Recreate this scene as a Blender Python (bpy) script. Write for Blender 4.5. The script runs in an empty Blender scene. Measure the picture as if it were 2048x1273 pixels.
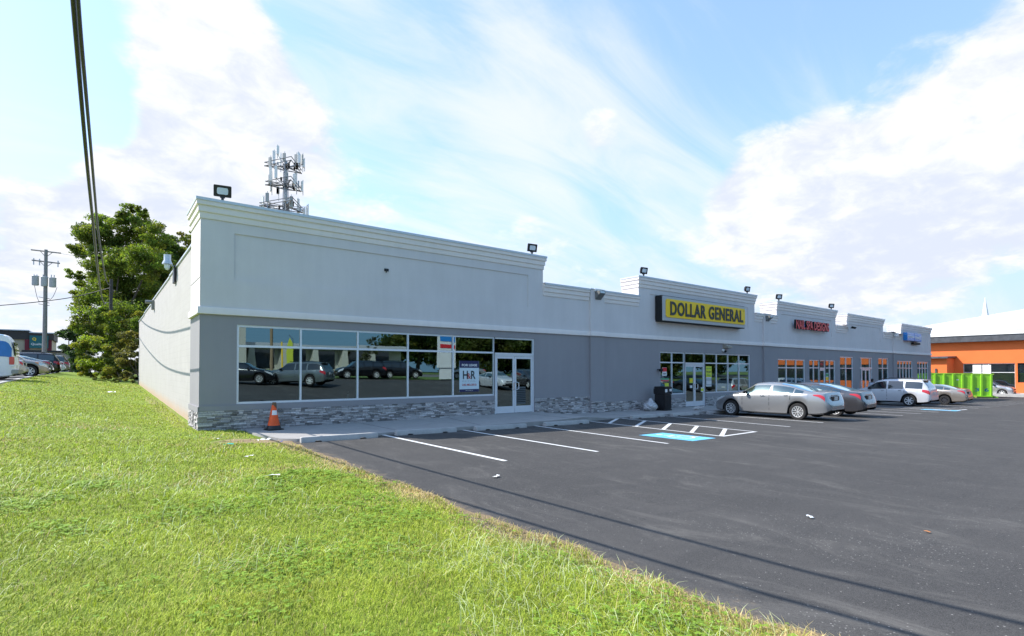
import bpy, bmesh, math, random
import numpy as np
from mathutils import Vector, Matrix
R = math.radians
sc = bpy.context.scene
col = sc.collection
random.seed(7)
rng = np.random.default_rng(7)

# ------------------------------------------------------------------ camera
YAW, PITCH, FPX, CY, EYE = R(52.5175), R(0.96037), 1070.35, 725.84, 1.55
cam_d = bpy.data.cameras.new("camera")
cam = bpy.data.objects.new("camera", cam_d)
col.objects.link(cam)
cam.location = (0, 0, EYE)
cam.rotation_euler = (R(90) + PITCH, 0, YAW - R(90))
cam_d.sensor_width = 36
cam_d.lens = FPX / 2048 * 36
cam_d.shift_y = (CY - 636.5) / 2048
cam_d.clip_start = .05
cam_d.clip_end = 4000
sc.camera = cam

# ------------------------------------------------------------------ light
SUN_EL, SUN_AZ = R(44.5), R(135)          # azimuth of the sun measured from +X, counter-clockwise
sun_d = bpy.data.lights.new("sun", 'SUN')
sun_d.energy = 3.5
sun_d.angle = R(.35)
sun_d.color = (1, .955, .89)
sun = bpy.data.objects.new("sun", sun_d)
col.objects.link(sun)
sdir = Vector((math.cos(SUN_EL) * math.cos(SUN_AZ), math.cos(SUN_EL) * math.sin(SUN_AZ), math.sin(SUN_EL)))
sun.rotation_euler = sdir.to_track_quat('Z', 'Y').to_euler()
sc.view_settings.view_transform = 'Standard'
sc.view_settings.look = 'None'
sc.view_settings.exposure = 1.08
sc.view_settings.gamma = 1

def pix(px, py, depth):
    """point seen at pixel (px, py) of the 2048 px photograph, `depth` metres ahead of the camera"""
    r = (px - 1024) / FPX; u = (CY - py) / FPX
    d = math.cos(PITCH) - u * math.sin(PITCH); z = math.sin(PITCH) + u * math.cos(PITCH)
    return Vector(((d * math.cos(YAW) + r * math.sin(YAW)) * depth, (d * math.sin(YAW) - r * math.cos(YAW)) * depth, EYE + z * depth))

# ------------------------------------------------------------------ node helpers
class NT:
    def __init__(s, tree): s.t = tree; s.n = tree.nodes; s.l = tree.links
    def node(s, typ, **kw):
        n = s.n.new(typ)
        ins = kw.pop('ins', {})
        for k, v in kw.items(): setattr(n, k, v)
        for k, v in ins.items():
            if isinstance(v, bpy.types.NodeSocket): s.l.new(v, n.inputs[k])
            else: n.inputs[k].default_value = v
        return n
    def math(s, op, a, b=None, c=None, clamp=False):
        n = s.n.new('ShaderNodeMath'); n.operation = op; n.use_clamp = clamp
        for i, v in enumerate((a, b, c)):
            if v is None: continue
            if isinstance(v, bpy.types.NodeSocket): s.l.new(v, n.inputs[i])
            else: n.inputs[i].default_value = v
        return n.outputs[0]
    def smooth(s, v, a, b, lo=0., hi=1., kind='SMOOTHSTEP'):
        n = s.n.new('ShaderNodeMapRange'); n.interpolation_type = kind
        s.l.new(v, n.inputs[0]); n.inputs[1].default_value = a; n.inputs[2].default_value = b
        n.inputs[3].default_value = lo; n.inputs[4].default_value = hi
        return n.outputs[0]
    def mix(s, f, a, b, blend='MIX'):
        n = s.n.new('ShaderNodeMix'); n.data_type = 'RGBA'; n.blend_type = blend
        for i, v in ((0, f), (6, a), (7, b)):
            if isinstance(v, bpy.types.NodeSocket): s.l.new(v, n.inputs[i])
            else: n.inputs[i].default_value = v if i == 0 else (tuple(v) + (1,))[:4]
        return n.outputs[2]
    def noise(s, vec, scale, detail=4, rough=.55, dist=0.):
        n = s.node('ShaderNodeTexNoise', ins={'Scale': scale, 'Detail': detail, 'Roughness': rough, 'Distortion': dist})
        if vec is not None: s.l.new(vec, n.inputs['Vector'])
        return n.outputs[0]
    def mapping(s, vec, scale=(1, 1, 1), rot=(0, 0, 0), loc=(0, 0, 0)):
        n = s.node('ShaderNodeMapping'); s.l.new(vec, n.inputs[0])
        n.inputs['Scale'].default_value = scale; n.inputs['Rotation'].default_value = rot; n.inputs['Location'].default_value = loc
        return n.outputs[0]

# ------------------------------------------------------------------ world: sky + clouds
world = bpy.data.worlds.new("World"); sc.world = world; world.use_nodes = True
w = NT(world.node_tree); w.n.clear()
sky = w.node('ShaderNodeTexSky', sky_type='NISHITA', sun_disc=False, sun_elevation=SUN_EL)
sky.sun_rotation = R(90) - SUN_AZ
sky.air_density = 1.0; sky.dust_density = .6; sky.ozone_density = 1.4; sky.altitude = 50
skyc = w.node('ShaderNodeVectorMath', operation='SCALE', ins={0: sky.outputs[0], 3: .15}).outputs[0]
gen = w.node('ShaderNodeTexCoord').outputs['Generated']
sep = w.node('ShaderNodeSeparateXYZ', ins={0: gen})
zz = sep.outputs[2]
den = w.math('ADD', w.math('MAXIMUM', zz, 0.), .32)
flat = w.node('ShaderNodeCombineXYZ', ins={0: w.math('DIVIDE', sep.outputs[0], den), 1: w.math('DIVIDE', sep.outputs[1], den), 2: w.math('MULTIPLY', zz, 1.2)}).outputs[0]
nbig = w.noise(flat, 2.4, 11, .56, .25)
nfine = w.noise(w.mapping(flat, (1, 1, 1), (0, 0, 0), (4, 2, 1)), 8.5, 8, .62, .3)
streak = w.noise(w.mapping(flat, (1.1, 4.2, 1), (0, 0, R(38)), (3, 1, 0)), 1.5, 9, .6, .6)
def blob(px, py, rad, wgt):
    v = pix(px, py, 1.) - Vector((0, 0, EYE)); v.normalize()
    d = w.node('ShaderNodeVectorMath', operation='DOT_PRODUCT', ins={0: gen, 1: tuple(v)}).outputs['Value']
    return w.smooth(d, math.cos(R(rad)), math.cos(R(rad * .25)), 0., wgt)
def add(a, b): return w.math('ADD', a, b)
cum = None                                   # cumulus banks
for b in [(1780, 300, 17, .62), (1990, 170, 13, .52), (1550, 330, 8, .55), (1880, 470, 13, .36), (1650, 510, 14, .28), (2040, 420, 14, .4), (1760, 560, 8, .2),
          (330, 90, 13, .55), (470, 230, 10, .5), (90, 390, 15, .58), (340, 370, 13, .42), (150, 640, 16, .38), (620, 300, 6, .2), (560, 520, 18, .3), (1207, 262, 3.2, .5),
          (1140, 480, 8, .3), (1400, 500, 12, .2), (40, 560, 9, -.25), (1780, 20, 13, -.45), (1600, 120, 16, -.32), (700, 60, 8, -.1), (1450, 200, 9, -.25), (60, 140, 10, -.8), (290, 225, 5, -.55), (0, 200, 9, -.5), (1980, 640, 12, -.35), (1890, 640, 8, -.3), (430, 30, 4, .1), (1200, 620, 10, -.12), (1330, 60, 12, -.25)]:
    k = blob(*b); cum = k if cum is None else add(cum, k)
thin = None
for b in [(900, 260, 24, .45), (1150, 420, 22, .4), (620, 60, 14, .2), (1150, 120, 14, .15), (1650, 560, 24, .35), (200, 560, 20, .3)]:
    k = blob(*b); thin = k if thin is None else add(thin, k)
cden = add(add(w.math('MULTIPLY', nbig, .9), w.math('MULTIPLY', nfine, .42)), w.math('MULTIPLY', cum, .62))
cmask = w.smooth(cden, .82, 1.05)
tmask = w.math('MULTIPLY', w.smooth(add(w.math('MULTIPLY', streak, .8), w.math('MULTIPLY', thin, .35)), .42, .85), .8)
hz = w.smooth(zz, .0, .30, .55, 0.)
bk = w.node('ShaderNodeVectorMath', operation='DOT_PRODUCT', ins={0: gen, 1: tuple(Vector((.55, -1, .1)).normalized())}).outputs['Value']
bk = w.smooth(bk, .55, .9, 1., .12)          # clearer sky behind the photographer          # pale air near the horizon
veil = w.math('MULTIPLY', w.math('MAXIMUM', tmask, hz), bk); cmask = w.math('MULTIPLY', cmask, bk)
shade = w.smooth(add(w.math('MULTIPLY', nfine, .7), w.math('MULTIPLY', nbig, .5)), .45, .78)
cloudc = w.mix(shade, (.375, .405, .475), (.53, .533, .54))
lowdim = w.node('ShaderNodeVectorMath', operation='SCALE', ins={0: skyc, 3: w.smooth(zz, .0, .35, .45, 1.)}).outputs[0]
base = w.mix(.30, lowdim, (.27, .435, .72))
base = w.mix(w.math('MULTIPLY', w.math('SUBTRACT', 1., bk), .95), base, (.10, .25, .40))
skyveil = w.mix(w.math('MULTIPLY', hz, bk), base, (.37, .415, .53))
skyveil = w.mix(w.math('MULTIPLY', tmask, bk), skyveil, (.47, .485, .525))
skyall = w.mix(cmask, skyveil, cloudc)
bg = w.node('ShaderNodeBackground', ins={0: skyall, 1: 1.})
w.l.new(bg.outputs[0], w.node('ShaderNodeOutputWorld').inputs[0])

# ------------------------------------------------------------------ tagging
def tag(o, label=None, cat=None, group=None, kind=None):
    if label: o['label'] = label
    if cat: o['category'] = cat
    if group: o['group'] = group
    if kind: o['kind'] = kind
    return o
def empty(name, loc=(0, 0, 0), rz=0, label=None, cat=None, group=None):
    o = bpy.data.objects.new(name, None); col.objects.link(o); o.location = loc; o.rotation_euler = (0, 0, rz); o.empty_display_size = .2
    return tag(o, label, cat, group)
def kids(o): return [c for c in bpy.data.objects if c.parent == o]
def copy_tree(o, parent=None, name=None):
    c = o.copy()
    if name: c.name = name
    col.objects.link(c); c.parent = parent
    for ch in kids(o): copy_tree(ch, c)
    return c

# ------------------------------------------------------------------ mesh builder
class MB:
    def __init__(s): s.v = []; s.f = []; s.m = []; s.c = []
    def face(s, pts, m=0, c=None):
        b = len(s.v); s.v += [tuple(p) for p in pts]; s.f.append(tuple(range(b, b + len(pts)))); s.m.append(m); s.c.append(c)
    def grid(s, rows, m=0, c=None, close=False):
        """rows: list of equal length lists of points, shared vertices"""
        b = len(s.v); n = len(rows[0])
        for r in rows: s.v += [tuple(p) for p in r]
        for i in range(len(rows) - 1):
            for j in range(n - (0 if close else 1)):
                k = (j + 1) % n
                s.f.append((b + i * n + j, b + i * n + k, b + (i + 1) * n + k, b + (i + 1) * n + j)); s.m.append(m if not callable(m) else m(i, j)); s.c.append(c)
    def box(s, x0, x1, y0, y1, z0, z1, m=0, c=None, M=None, bev=0):
        if bev:
            bm = bmesh.new(); bmesh.ops.create_cube(bm, size=1)
            bmesh.ops.scale(bm, vec=(x1 - x0, y1 - y0, z1 - z0), verts=bm.verts); bmesh.ops.translate(bm, vec=((x0 + x1) / 2, (y0 + y1) / 2, (z0 + z1) / 2), verts=bm.verts)
            bmesh.ops.bevel(bm, geom=bm.edges[:], offset=bev, segments=2, affect='EDGES')
            s.bm(bm, m, c, M); return
        P = [(x0, y0, z0), (x1, y0, z0), (x1, y1, z0), (x0, y1, z0), (x0, y0, z1), (x1, y0, z1), (x1, y1, z1), (x0, y1, z1)]
        if M: P = [tuple(M @ Vector(p)) for p in P]
        b = len(s.v); s.v += P
        for q in ((0, 3, 2, 1), (4, 5, 6, 7), (0, 1, 5, 4), (1, 2, 6, 5), (2, 3, 7, 6), (3, 0, 4, 7)):
            s.f.append(tuple(b + i for i in q)); s.m.append(m); s.c.append(c)
    def bm(s, bm, m=0, c=None, M=None):
        b = len(s.v); bm.verts.ensure_lookup_table(); bm.verts.index_update()
        s.v += [tuple((M @ v.co) if M else v.co) for v in bm.verts]
        for f in bm.faces: s.f.append(tuple(b + v.index for v in f.verts)); s.m.append(m); s.c.append(c)
        bm.free()
    def prism(s, pts, d, m=0, c=None):
        """polygon pts (3D, planar) extruded by vector d"""
        d = Vector(d); n = len(pts); b = len(s.v)
        s.v += [tuple(p) for p in pts] + [tuple(Vector(p) + d) for p in pts]
        s.f.append(tuple(b + n - 1 - i for i in range(n))); s.f.append(tuple(b + n + i for i in range(n))); s.m += [m, m]; s.c += [c, c]
        for i in range(n):
            k = (i + 1) % n; s.f.append((b + i, b + k, b + n + k, b + n + i)); s.m.append(m); s.c.append(c)
    def tube(s, pts, rad, n=8, m=0, c=None, cap=True):
        pts = [Vector(p) for p in pts]; rad = rad if isinstance(rad, (list, tuple)) else [rad] * len(pts)
        rows = []; up = None
        for i, p in enumerate(pts):
            d = (pts[min(i + 1, len(pts) - 1)] - pts[max(i - 1, 0)]).normalized()
            if up is None: up = d.orthogonal().normalized()
            up = (up - d * up.dot(d)).normalized(); q = d.cross(up)
            rows.append([p + (up * math.cos(a) + q * math.sin(a)) * rad[i] for a in [2 * math.pi * k / n for k in range(n)]])
        s.grid(rows, m, c, close=True)
        if cap:
            s.face(rows[0][::-1], m, c); s.face(rows[-1], m, c)
    def lathe(s, prof, axis='Z', o=(0, 0, 0), n=24, m=0, c=None):
        rows = []
        for r, h in prof:
            rw = []
            for k in range(n):
                a = 2 * math.pi * k / n; x, y = r * math.cos(a), r * math.sin(a)
                p = {'Z': (x, y, h), 'Y': (x, h, -y), 'X': (h, x, y)}[axis]
                rw.append((p[0] + o[0], p[1] + o[1], p[2] + o[2]))
            rows.append(rw)
        s.grid(rows, m, c, close=True)
    def build(s, name, mats, parent=None, smooth=None, weld=False):
        me = bpy.data.meshes.new(name); me.from_pydata(s.v, [], s.f)
        mats = mats if isinstance(mats, (list, tuple)) else [mats]
        for k in mats: me.materials.append(k)
        me.polygons.foreach_set('material_index', s.m)
        if any(x is not None for x in s.c):
            a = me.color_attributes.new('Col', 'FLOAT_COLOR', 'CORNER')
            buf = []
            for f, x in zip(s.f, s.c):
                x = x if x is not None else (1, 1, 1); buf += [x[0], x[1], x[2], 1.] * len(f)
            a.data.foreach_set('color', buf)
        if weld:
            b = bmesh.new(); b.from_mesh(me); bmesh.ops.remove_doubles(b, verts=b.verts, dist=1e-4); bmesh.ops.recalc_face_normals(b, faces=b.faces); b.to_mesh(me); b.free()
        if smooth is not None:
            me.polygons.foreach_set('use_smooth', [True] * len(me.polygons))
            me.set_sharp_from_angle(angle=R(smooth))
        me.update()
        o = bpy.data.objects.new(name, me); col.objects.link(o)
        if parent: o.parent = parent
        return o

# ------------------------------------------------------------------ materials
MATS = {}
def pmat(name, color, rough=.6, metal=0, spec=.5, var=0, vs=8, bump=0, bs=60, coat=0, attr=False, emit=None, alpha=None, bdist=.01, dirt=0, ds=.6, dc=None):
    m = bpy.data.materials.new(name); m.use_nodes = True; n = NT(m.node_tree)
    p = n.n['Principled BSDF']; co = n.node('ShaderNodeTexCoord').outputs['Object']
    p.inputs['Roughness'].default_value = rough; p.inputs['Metallic'].default_value = metal; p.inputs['Specular IOR Level'].default_value = spec
    p.inputs['Coat Weight'].default_value = coat; p.inputs['Coat Roughness'].default_value = .05
    c = tuple(color) + (1,); src = None
    if attr:
        at = n.node('ShaderNodeVertexColor', layer_name='Col').outputs[0]
        src = n.mix(1., at, color, 'MULTIPLY')
    if var:
        f = n.smooth(n.noise(co, vs, 5, .6), .3, .7, 1 - var, 1 + var, 'LINEAR')
        b = n.node('ShaderNodeVectorMath', operation='SCALE', ins={3: f})
        if src is not None: n.l.new(src, b.inputs[0])
        else: b.inputs[0].default_value = color
        src = b.outputs[0]
    if dirt:
        f = n.math('MULTIPLY', n.smooth(n.noise(n.mapping(co, (1, 1, .35)), ds, 7, .65, .4), .48, .72), dirt)
        src = n.mix(f, src if src is not None else color, dc or (.12, .11, .10))
    if src is not None: n.l.new(src, p.inputs['Base Color'])
    else: p.inputs['Base Color'].default_value = c
    if bump:
        h = n.noise(co, bs, 4, .6)
        bn = n.node('ShaderNodeBump', ins={'Strength': bump, 'Distance': bdist, 'Height': h}); n.l.new(bn.outputs[0], p.inputs['Normal'])
    if emit: p.inputs['Emission Color'].default_value = tuple(emit) + (1,); p.inputs['Emission Strength'].default_value = 1
    MATS[name] = m
    return m

def stucco(name, color):
    m = bpy.data.materials.new(name); m.use_nodes = True; n = NT(m.node_tree); p = n.n['Principled BSDF']
    co = n.node('ShaderNodeNewGeometry').outputs['Position']
    a = n.noise(co, .55, 6, .6); b = n.noise(n.mapping(co, (3.2, 1, .35)), 1., 5, .6); g = n.noise(co, 130, 3, .7)
    f = n.math('ADD', n.math('ADD', n.smooth(a, .3, .7, -.045, .045, 'LINEAR'), n.smooth(b, .3, .7, -.03, .025, 'LINEAR')), n.smooth(g, .3, .7, .955, 1.045, 'LINEAR'))
    v = n.node('ShaderNodeVectorMath', operation='SCALE', ins={0: color, 3: f}).outputs[0]
    n.l.new(v, p.inputs['Base Color']); p.inputs['Roughness'].default_value = .85; p.inputs['Specular IOR Level'].default_value = .25
    bn = n.node('ShaderNodeBump', ins={'Strength': .35, 'Distance': .004, 'Height': n.noise(co, 95, 3, .7)}); n.l.new(bn.outputs[0], p.inputs['Normal'])
    return m

m_upper = stucco('upper_stucco', (.66, .625, .62))
m_lower = stucco('lower_stucco', (.305, .293, .305))
m_trim = stucco('cornice_stucco', (.80, .735, .70))
m_cap = pmat('cap_metal', (.60, .62, .66), .35, .3, var=.04)
m_stone = pmat('ledger_stone', (1.06, 1.0, .96), .85, var=.22, vs=22, bump=.7, bs=40, attr=True, bdist=.02)
m_mortar = pmat('dark_mortar', (.06, .06, .065), .9)
m_alu = pmat('white_aluminium', (.74, .76, .80), .35, .25, var=.03)
m_dark = pmat('black_plastic', (.012, .012, .014), .45, var=.1)
m_black = pmat('matt_black', (.006, .006, .007), .7)
m_roof = pmat('roof_membrane', (.25, .25, .25), .9)
m_white = pmat('white_paint', (.78, .78, .77), .5, var=.04)
m_chrome = pmat('polished_metal', (.75, .75, .76), .18, 1.)
m_conc = pmat('sidewalk_concrete', (.33, .315, .30), .9, var=.09, vs=3.5, bump=.25, bs=120, dirt=.35, ds=.9, dc=(.26, .25, .24))
m_stop = pmat('pale_concrete', (.42, .41, .395), .85, var=.1, vs=9, bump=.4, bs=70, dirt=.4, ds=3, dc=(.28, .27, .26))

def block_wall():
    m = bpy.data.materials.new('painted_block'); m.use_nodes = True; n = NT(m.node_tree); p = n.n['Principled BSDF']
    pos = n.node('ShaderNodeSeparateXYZ', ins={0: n.node('ShaderNodeNewGeometry').outputs['Position']})
    uv = n.node('ShaderNodeCombineXYZ', ins={0: n.math('ADD', pos.outputs[1], pos.outputs[0]), 1: pos.outputs[2]}).outputs[0]
    br = n.node('ShaderNodeTexBrick', ins={'Vector': uv, 'Scale': 1., 'Mortar Size': .008, 'Mortar Smooth': .3, 'Brick Width': .406, 'Row Height': .203})
    br.offset = .5
    f = br.outputs['Fac']; nz = n.noise(uv, 1.3, 6, .6)
    c = n.mix(n.math('MULTIPLY', f, .22), n.mix(n.smooth(nz, .3, .7), (.43, .405, .385), (.465, .44, .42)), (.30, .28, .27))
    low = n.math('MULTIPLY', n.smooth(n.math('ADD', n.math('SUBTRACT', pos.outputs[2], n.math('MULTIPLY', n.math('SUBTRACT', pos.outputs[1], 16.), .021)), n.math('MULTIPLY', n.noise(uv, 2.5, 5, .7), .5)), .25, .7, 1., 0.), .75)
    c = n.mix(low, c, (.50, .33, .20))
    n.l.new(c, p.inputs['Base Color']); p.inputs['Roughness'].default_value = .8
    h = n.math('SUBTRACT', n.math('MULTIPLY', n.noise(uv, 60, 3, .6), .25), f)
    bn = n.node('ShaderNodeBump', ins={'Strength': .5, 'Distance': .006, 'Height': h}); n.l.new(bn.outputs[0], p.inputs['Normal'])
    return m
m_block = block_wall()

def glass_mat(name, tint=(.30, .36, .36), refl=.22, rc=(.72, .93, .96), wob=0., wscale=1.):
    m = bpy.data.materials.new(name); m.use_nodes = True; n = NT(m.node_tree); n.n.clear()
    tr = n.node('ShaderNodeBsdfTransparent', ins={0: tuple(tint) + (1,)})
    gl = n.node('ShaderNodeBsdfGlossy', ins={0: tuple(rc) + (1,), 'Roughness': 0.})
    if wob:
        h = n.noise(n.node('ShaderNodeNewGeometry').outputs['Position'], wscale, 2, .5)
        bn = n.node('ShaderNodeBump', ins={'Strength': 1., 'Distance': wob, 'Height': h}); n.l.new(bn.outputs[0], gl.inputs['Normal'])
    fr = n.node('ShaderNodeFresnel', ins={0: 1.5})
    f = n.math('ADD', n.math('MULTIPLY', fr.outputs[0], .8), refl, clamp=True)
    mx = n.node('ShaderNodeMixShader', ins={0: f, 1: tr.outputs[0], 2: gl.outputs[0]})
    n.l.new(mx.outputs[0], n.node('ShaderNodeOutputMaterial').inputs[0])
    return m
m_glass = glass_mat('tinted_glass', wob=.0006, wscale=.9)
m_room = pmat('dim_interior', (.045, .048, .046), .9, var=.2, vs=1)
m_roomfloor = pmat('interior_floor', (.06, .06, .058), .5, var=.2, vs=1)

def flatcol(name, c, rough=.5, **k): return pmat(name, c, rough, **k)
m_yel = flatcol('sign_yellow', (.95, .62, .015), .35)
m_signgrey = flatcol('sign_grey_frame', (.45, .46, .47), .4)
m_charcoal = flatcol('sign_charcoal_letter', (.035, .04, .035), .45)
m_red = flatcol('sign_red_letter', (.68, .03, .04), .4, var=.15)
m_blue = flatcol('sign_blue_panel', (.025, .24, .66), .35)
m_orange_cone = flatcol('cone_orange', (.85, .10, .012), .5, var=.12, vs=12, dirt=.3, ds=7, dc=(.35, .06, .02))

# ------------------------------------------------------------------ text as mesh
def text_mesh(txt, width, height, depth=0., bold=0., spacing=1.):
    cu = bpy.data.curves.new('t', 'FONT'); cu.body = txt; cu.size = 1; cu.offset = bold; cu.space_character = spacing
    cu.resolution_u = 3
    o = bpy.data.objects.new('t', cu); col.objects.link(o)
    me = bpy.data.meshes.new_from_object(o.evaluated_get(bpy.context.evaluated_depsgraph_get()))
    bpy.data.objects.remove(o); bpy.data.curves.remove(cu)
    co = np.empty(len(me.vertices) * 3); me.vertices.foreach_get('co', co); co = co.reshape(-1, 3)
    lo = co.min(0); hi = co.max(0)
    sx = width / (hi[0] - lo[0]); sy = height / (hi[1] - lo[1])
    V = [((a[0] - lo[0]) * sx, (a[1] - lo[1]) * sy) for a in co]
    F = [tuple(p.vertices) for p in me.polygons]
    E = {}
    for f in F:
        for i in range(len(f)):
            a, b = f[i], f[(i + 1) % len(f)]
            E.setdefault((min(a, b), max(a, b)), []).append((a, b))
    bpy.data.meshes.remove(me)
    return V, F, [e[0] for e in E.values() if len(e) == 1]
def put_text(name, txt, x, z, width, height, y, mat, parent=None, depth=0., bold=0., side=None, spacing=1., fr=None):
    """letters standing in an XZ plane, read from -Y; fr maps (u along text, out of wall, up) to world"""
    V, F, E = text_mesh(txt, width, height, depth, bold, spacing)
    fr = fr or (lambda u, o_, v: (x + u, y - o_, z + v))
    b = MB()
    b.v = [fr(a, depth, c) for a, c in V]
    b.f = list(F); b.m = [0] * len(F); b.c = [None] * len(F)
    if depth:
        n = len(V); b.v += [fr(a, 0, c) for a, c in V]
        for a, c in E: b.f.append((c, a, a + n, c + n)); b.m.append(1 if side else 0); b.c.append(None)
    return b.build(name, [mat] + ([side] if side else []), parent)

# ------------------------------------------------------------------ terrain
def sstep(a, b, x):
    t = min(1, max(0, (x - a) / (b - a))); return t * t * (3 - 2 * t)
def lerp(a, b, t): return a + (b - a) * t
def pw(x, P):
    if x <= P[0][0]: return P[0][1]
    for (a, b), (c, d) in zip(P, P[1:]):
        if x <= c: return b + (d - b) * (x - a) / (c - a)
    return P[-1][1]
def behind(y): return pw(y, [(-400, 2.6), (-60, 2.3), (-45, 2.0), (-22, 1.33), (-9, .8), (-2, .14), (2, 0)])
def asph(x, y): return min(-.07, .03 - .0165 * min(max(x, 0), 62)) + behind(y)
def lawn(x, y):
    zl = pw(y, [(4, 0), (28, .98), (50, 1.3), (75, 1.5)]); zr = pw(y, [(14, -.0), (17, .03), (48, .70), (75, 1.2)])
    t = sstep(-3.2, 1.9, x)
    z = lerp(zl, zr, t)
    if y < 17: z -= .07 * sstep(2.3, 3.4, x)
    return z + behind(y)
def terrain(x, y):
    """the broad ground below every sheet"""
    a = asph(x, y); l = lawn(min(x, 2), y); far = 1.3 if y > 40 else lerp(.0, 1.3, sstep(16, 46, y))
    if x < 3.6: return l - (.45 if x > -9 else .06)
    t = sstep(62, 90, x)
    z = a - .10
    if y > 16: z = lerp(z, lerp(max(far - .5, z), z, sstep(30, 70, x)), sstep(16, 40, y))
    return z
def mk_sheet(name, xs, ys, fz, mat, **k):
    b = MB(); b.grid([[(x, y, fz(x, y)) for x in xs] for y in ys]); o = b.build(name, mat, smooth=60); return tag(o, kind='structure', **k)
def frange(a, b, s):
    n = max(1, int(round((b - a) / s))); return [a + (b - a) * i / n for i in range(n + 1)]
m_earth = pmat('distant_ground', (.10, .12, .05), .95, var=.3, vs=.2)
gx = [-900, -500, -250, -120, -80] + frange(-60, 100, 4) + [120, 160, 250, 500, 900]
gy = [-900, -500, -250, -120, -80] + frange(-60, 100, 4) + [120, 160, 250, 500, 900]
mk_sheet('ground', gx, gy, terrain, m_earth)

def asphalt_mat():
    m = bpy.data.materials.new('asphalt'); m.use_nodes = True; n = NT(m.node_tree); p = n.n['Principled BSDF']
    co = n.node('ShaderNodeNewGeometry').outputs['Position']
    big = n.noise(co, .22, 6, .6, .3); mid = n.noise(n.mapping(co, (1, .55, 1), (0, 0, R(25))), 1.3, 7, .65, .5); fine = n.noise(co, 160, 3, .75)
    c = n.mix(n.smooth(big, .3, .7), (.040, .0395, .040), (.064, .062, .061))
    c = n.mix(n.math('MULTIPLY', n.smooth(mid, .45, .75), .5), c, (.105, .100, .096))
    c = n.mix(n.math('MULTIPLY', n.smooth(n.noise(n.mapping(co, (.55, 3.8, 1), (0, 0, R(-8))), .8, 7, .62, .8), .50, .68), .6), c, (.035, .035, .037))
    c = n.mix(n.smooth(n.noise(co, 38, 4, .8), .42, .72, 0., .5), c, (.11, .107, .104)); c = n.mix(n.smooth(fine, .42, .62, 0., .6), c, (.15, .148, .145)); c = n.mix(n.smooth(n.noise(co, 70, 2, .8), .58, .68, 0., .6), c, (.018, .018, .019))
    # pale grit gathered in scattered patches
    vo = n.node('ShaderNodeTexVoronoi', ins={'Vector': co, 'Scale': 33., 'Randomness': 1.}); dots = n.smooth(n.math('ADD', vo.outputs['Distance'], n.math('MULTIPLY', n.noise(co, 120, 2, .5), .25)), .37, .24, 0., .9)
    rnd = n.node('ShaderNodeSeparateColor', ins={0: vo.outputs['Color']}).outputs[0]
    patch = n.smooth(n.noise(n.mapping(co, (1, .4, 1), (0, 0, R(-50))), .9, 6, .75, .6), .50, .68, .05, .8)
    c = n.mix(n.math('MULTIPLY', dots, n.math('GREATER_THAN', patch, rnd)), c, (.36, .35, .335))
    dust = n.smooth(n.noise(n.mapping(co, (1, .35, 1), (0, 0, R(-50))), 1.4, 8, .75, .8), .50, .74, 0., .5)
    c = n.mix(dust, c, (.22, .21, .195))
    # hairline cracks
    cr = n.node('ShaderNodeTexVoronoi', feature='DISTANCE_TO_EDGE', ins={'Vector': n.node('ShaderNodeVectorMath', operation='ADD', ins={0: co, 1: n.node('ShaderNodeVectorMath', operation='SCALE', ins={0: n.node('ShaderNodeTexNoise', ins={'Vector': co, 'Scale': 1.3, 'Detail': 9., 'Roughness': .65}).outputs[1], 3: 2.6}).outputs[0]}).outputs[0], 'Scale': .16})
    cm = n.math('MULTIPLY', n.smooth(cr.outputs['Distance'], .0, .0016, .6, 0.), n.smooth(n.noise(co, .35, 2, .5), .5, .6))
    c = n.mix(cm, c, (.012, .012, .012))
    sx = n.node('ShaderNodeSeparateXYZ', ins={0: co}).outputs[0]
    c = n.mix(n.math('MULTIPLY', n.smooth(n.math('ADD', sx, n.math('MULTIPLY', n.noise(co, 3.5, 7, .75), -1.2)), 3.0, 2.75, 0., 1.), .4), c, (.30, .235, .16))
    c = n.mix(1., c, (.78, .765, .75), 'MULTIPLY'); n.l.new(c, p.inputs['Base Color']); p.inputs['Roughness'].default_value = .88; p.inputs['Specular IOR Level'].default_value = .22
    bn = n.node('ShaderNodeBump', ins={'Strength': .6, 'Distance': .006, 'Height': n.noise(co, 120, 3, .75)}); n.l.new(bn.outputs[0], p.inputs['Normal'])
    return m
m_asph = asphalt_mat()
ax = [3.15] + frange(4, 76, 2) + [90, 120]
mk_sheet('parking_lot', ax, frange(-17, 15.95, 1.0), asph, m_asph)
mk_sheet('rear_lot', frange(61.6, 120, 4), frange(15.95, 60, 4), lambda x, y: asph(x, 10), m_asph)
mk_sheet('street', frange(-120, 160, 4), frange(-36, -24, 1.5), lambda x, y: asph(x, y) + .03, pmat('road_surface', (.14, .14, .135), .9, var=.1))
m_verge = pmat('verge_grass', (.10, .16, .03), .95, var=.35, vs=3, bump=.8, bs=30, bdist=.05)
mk_sheet('verge', frange(3.45, 160, 3), frange(-24, -17, 1.), lambda x, y: asph(x, y) + .05, m_verge)
mk_sheet('far_verge', frange(-120, 160, 4), frange(-60, -36, 2), lambda x, y: asph(x, y) + .05, m_verge)

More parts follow.
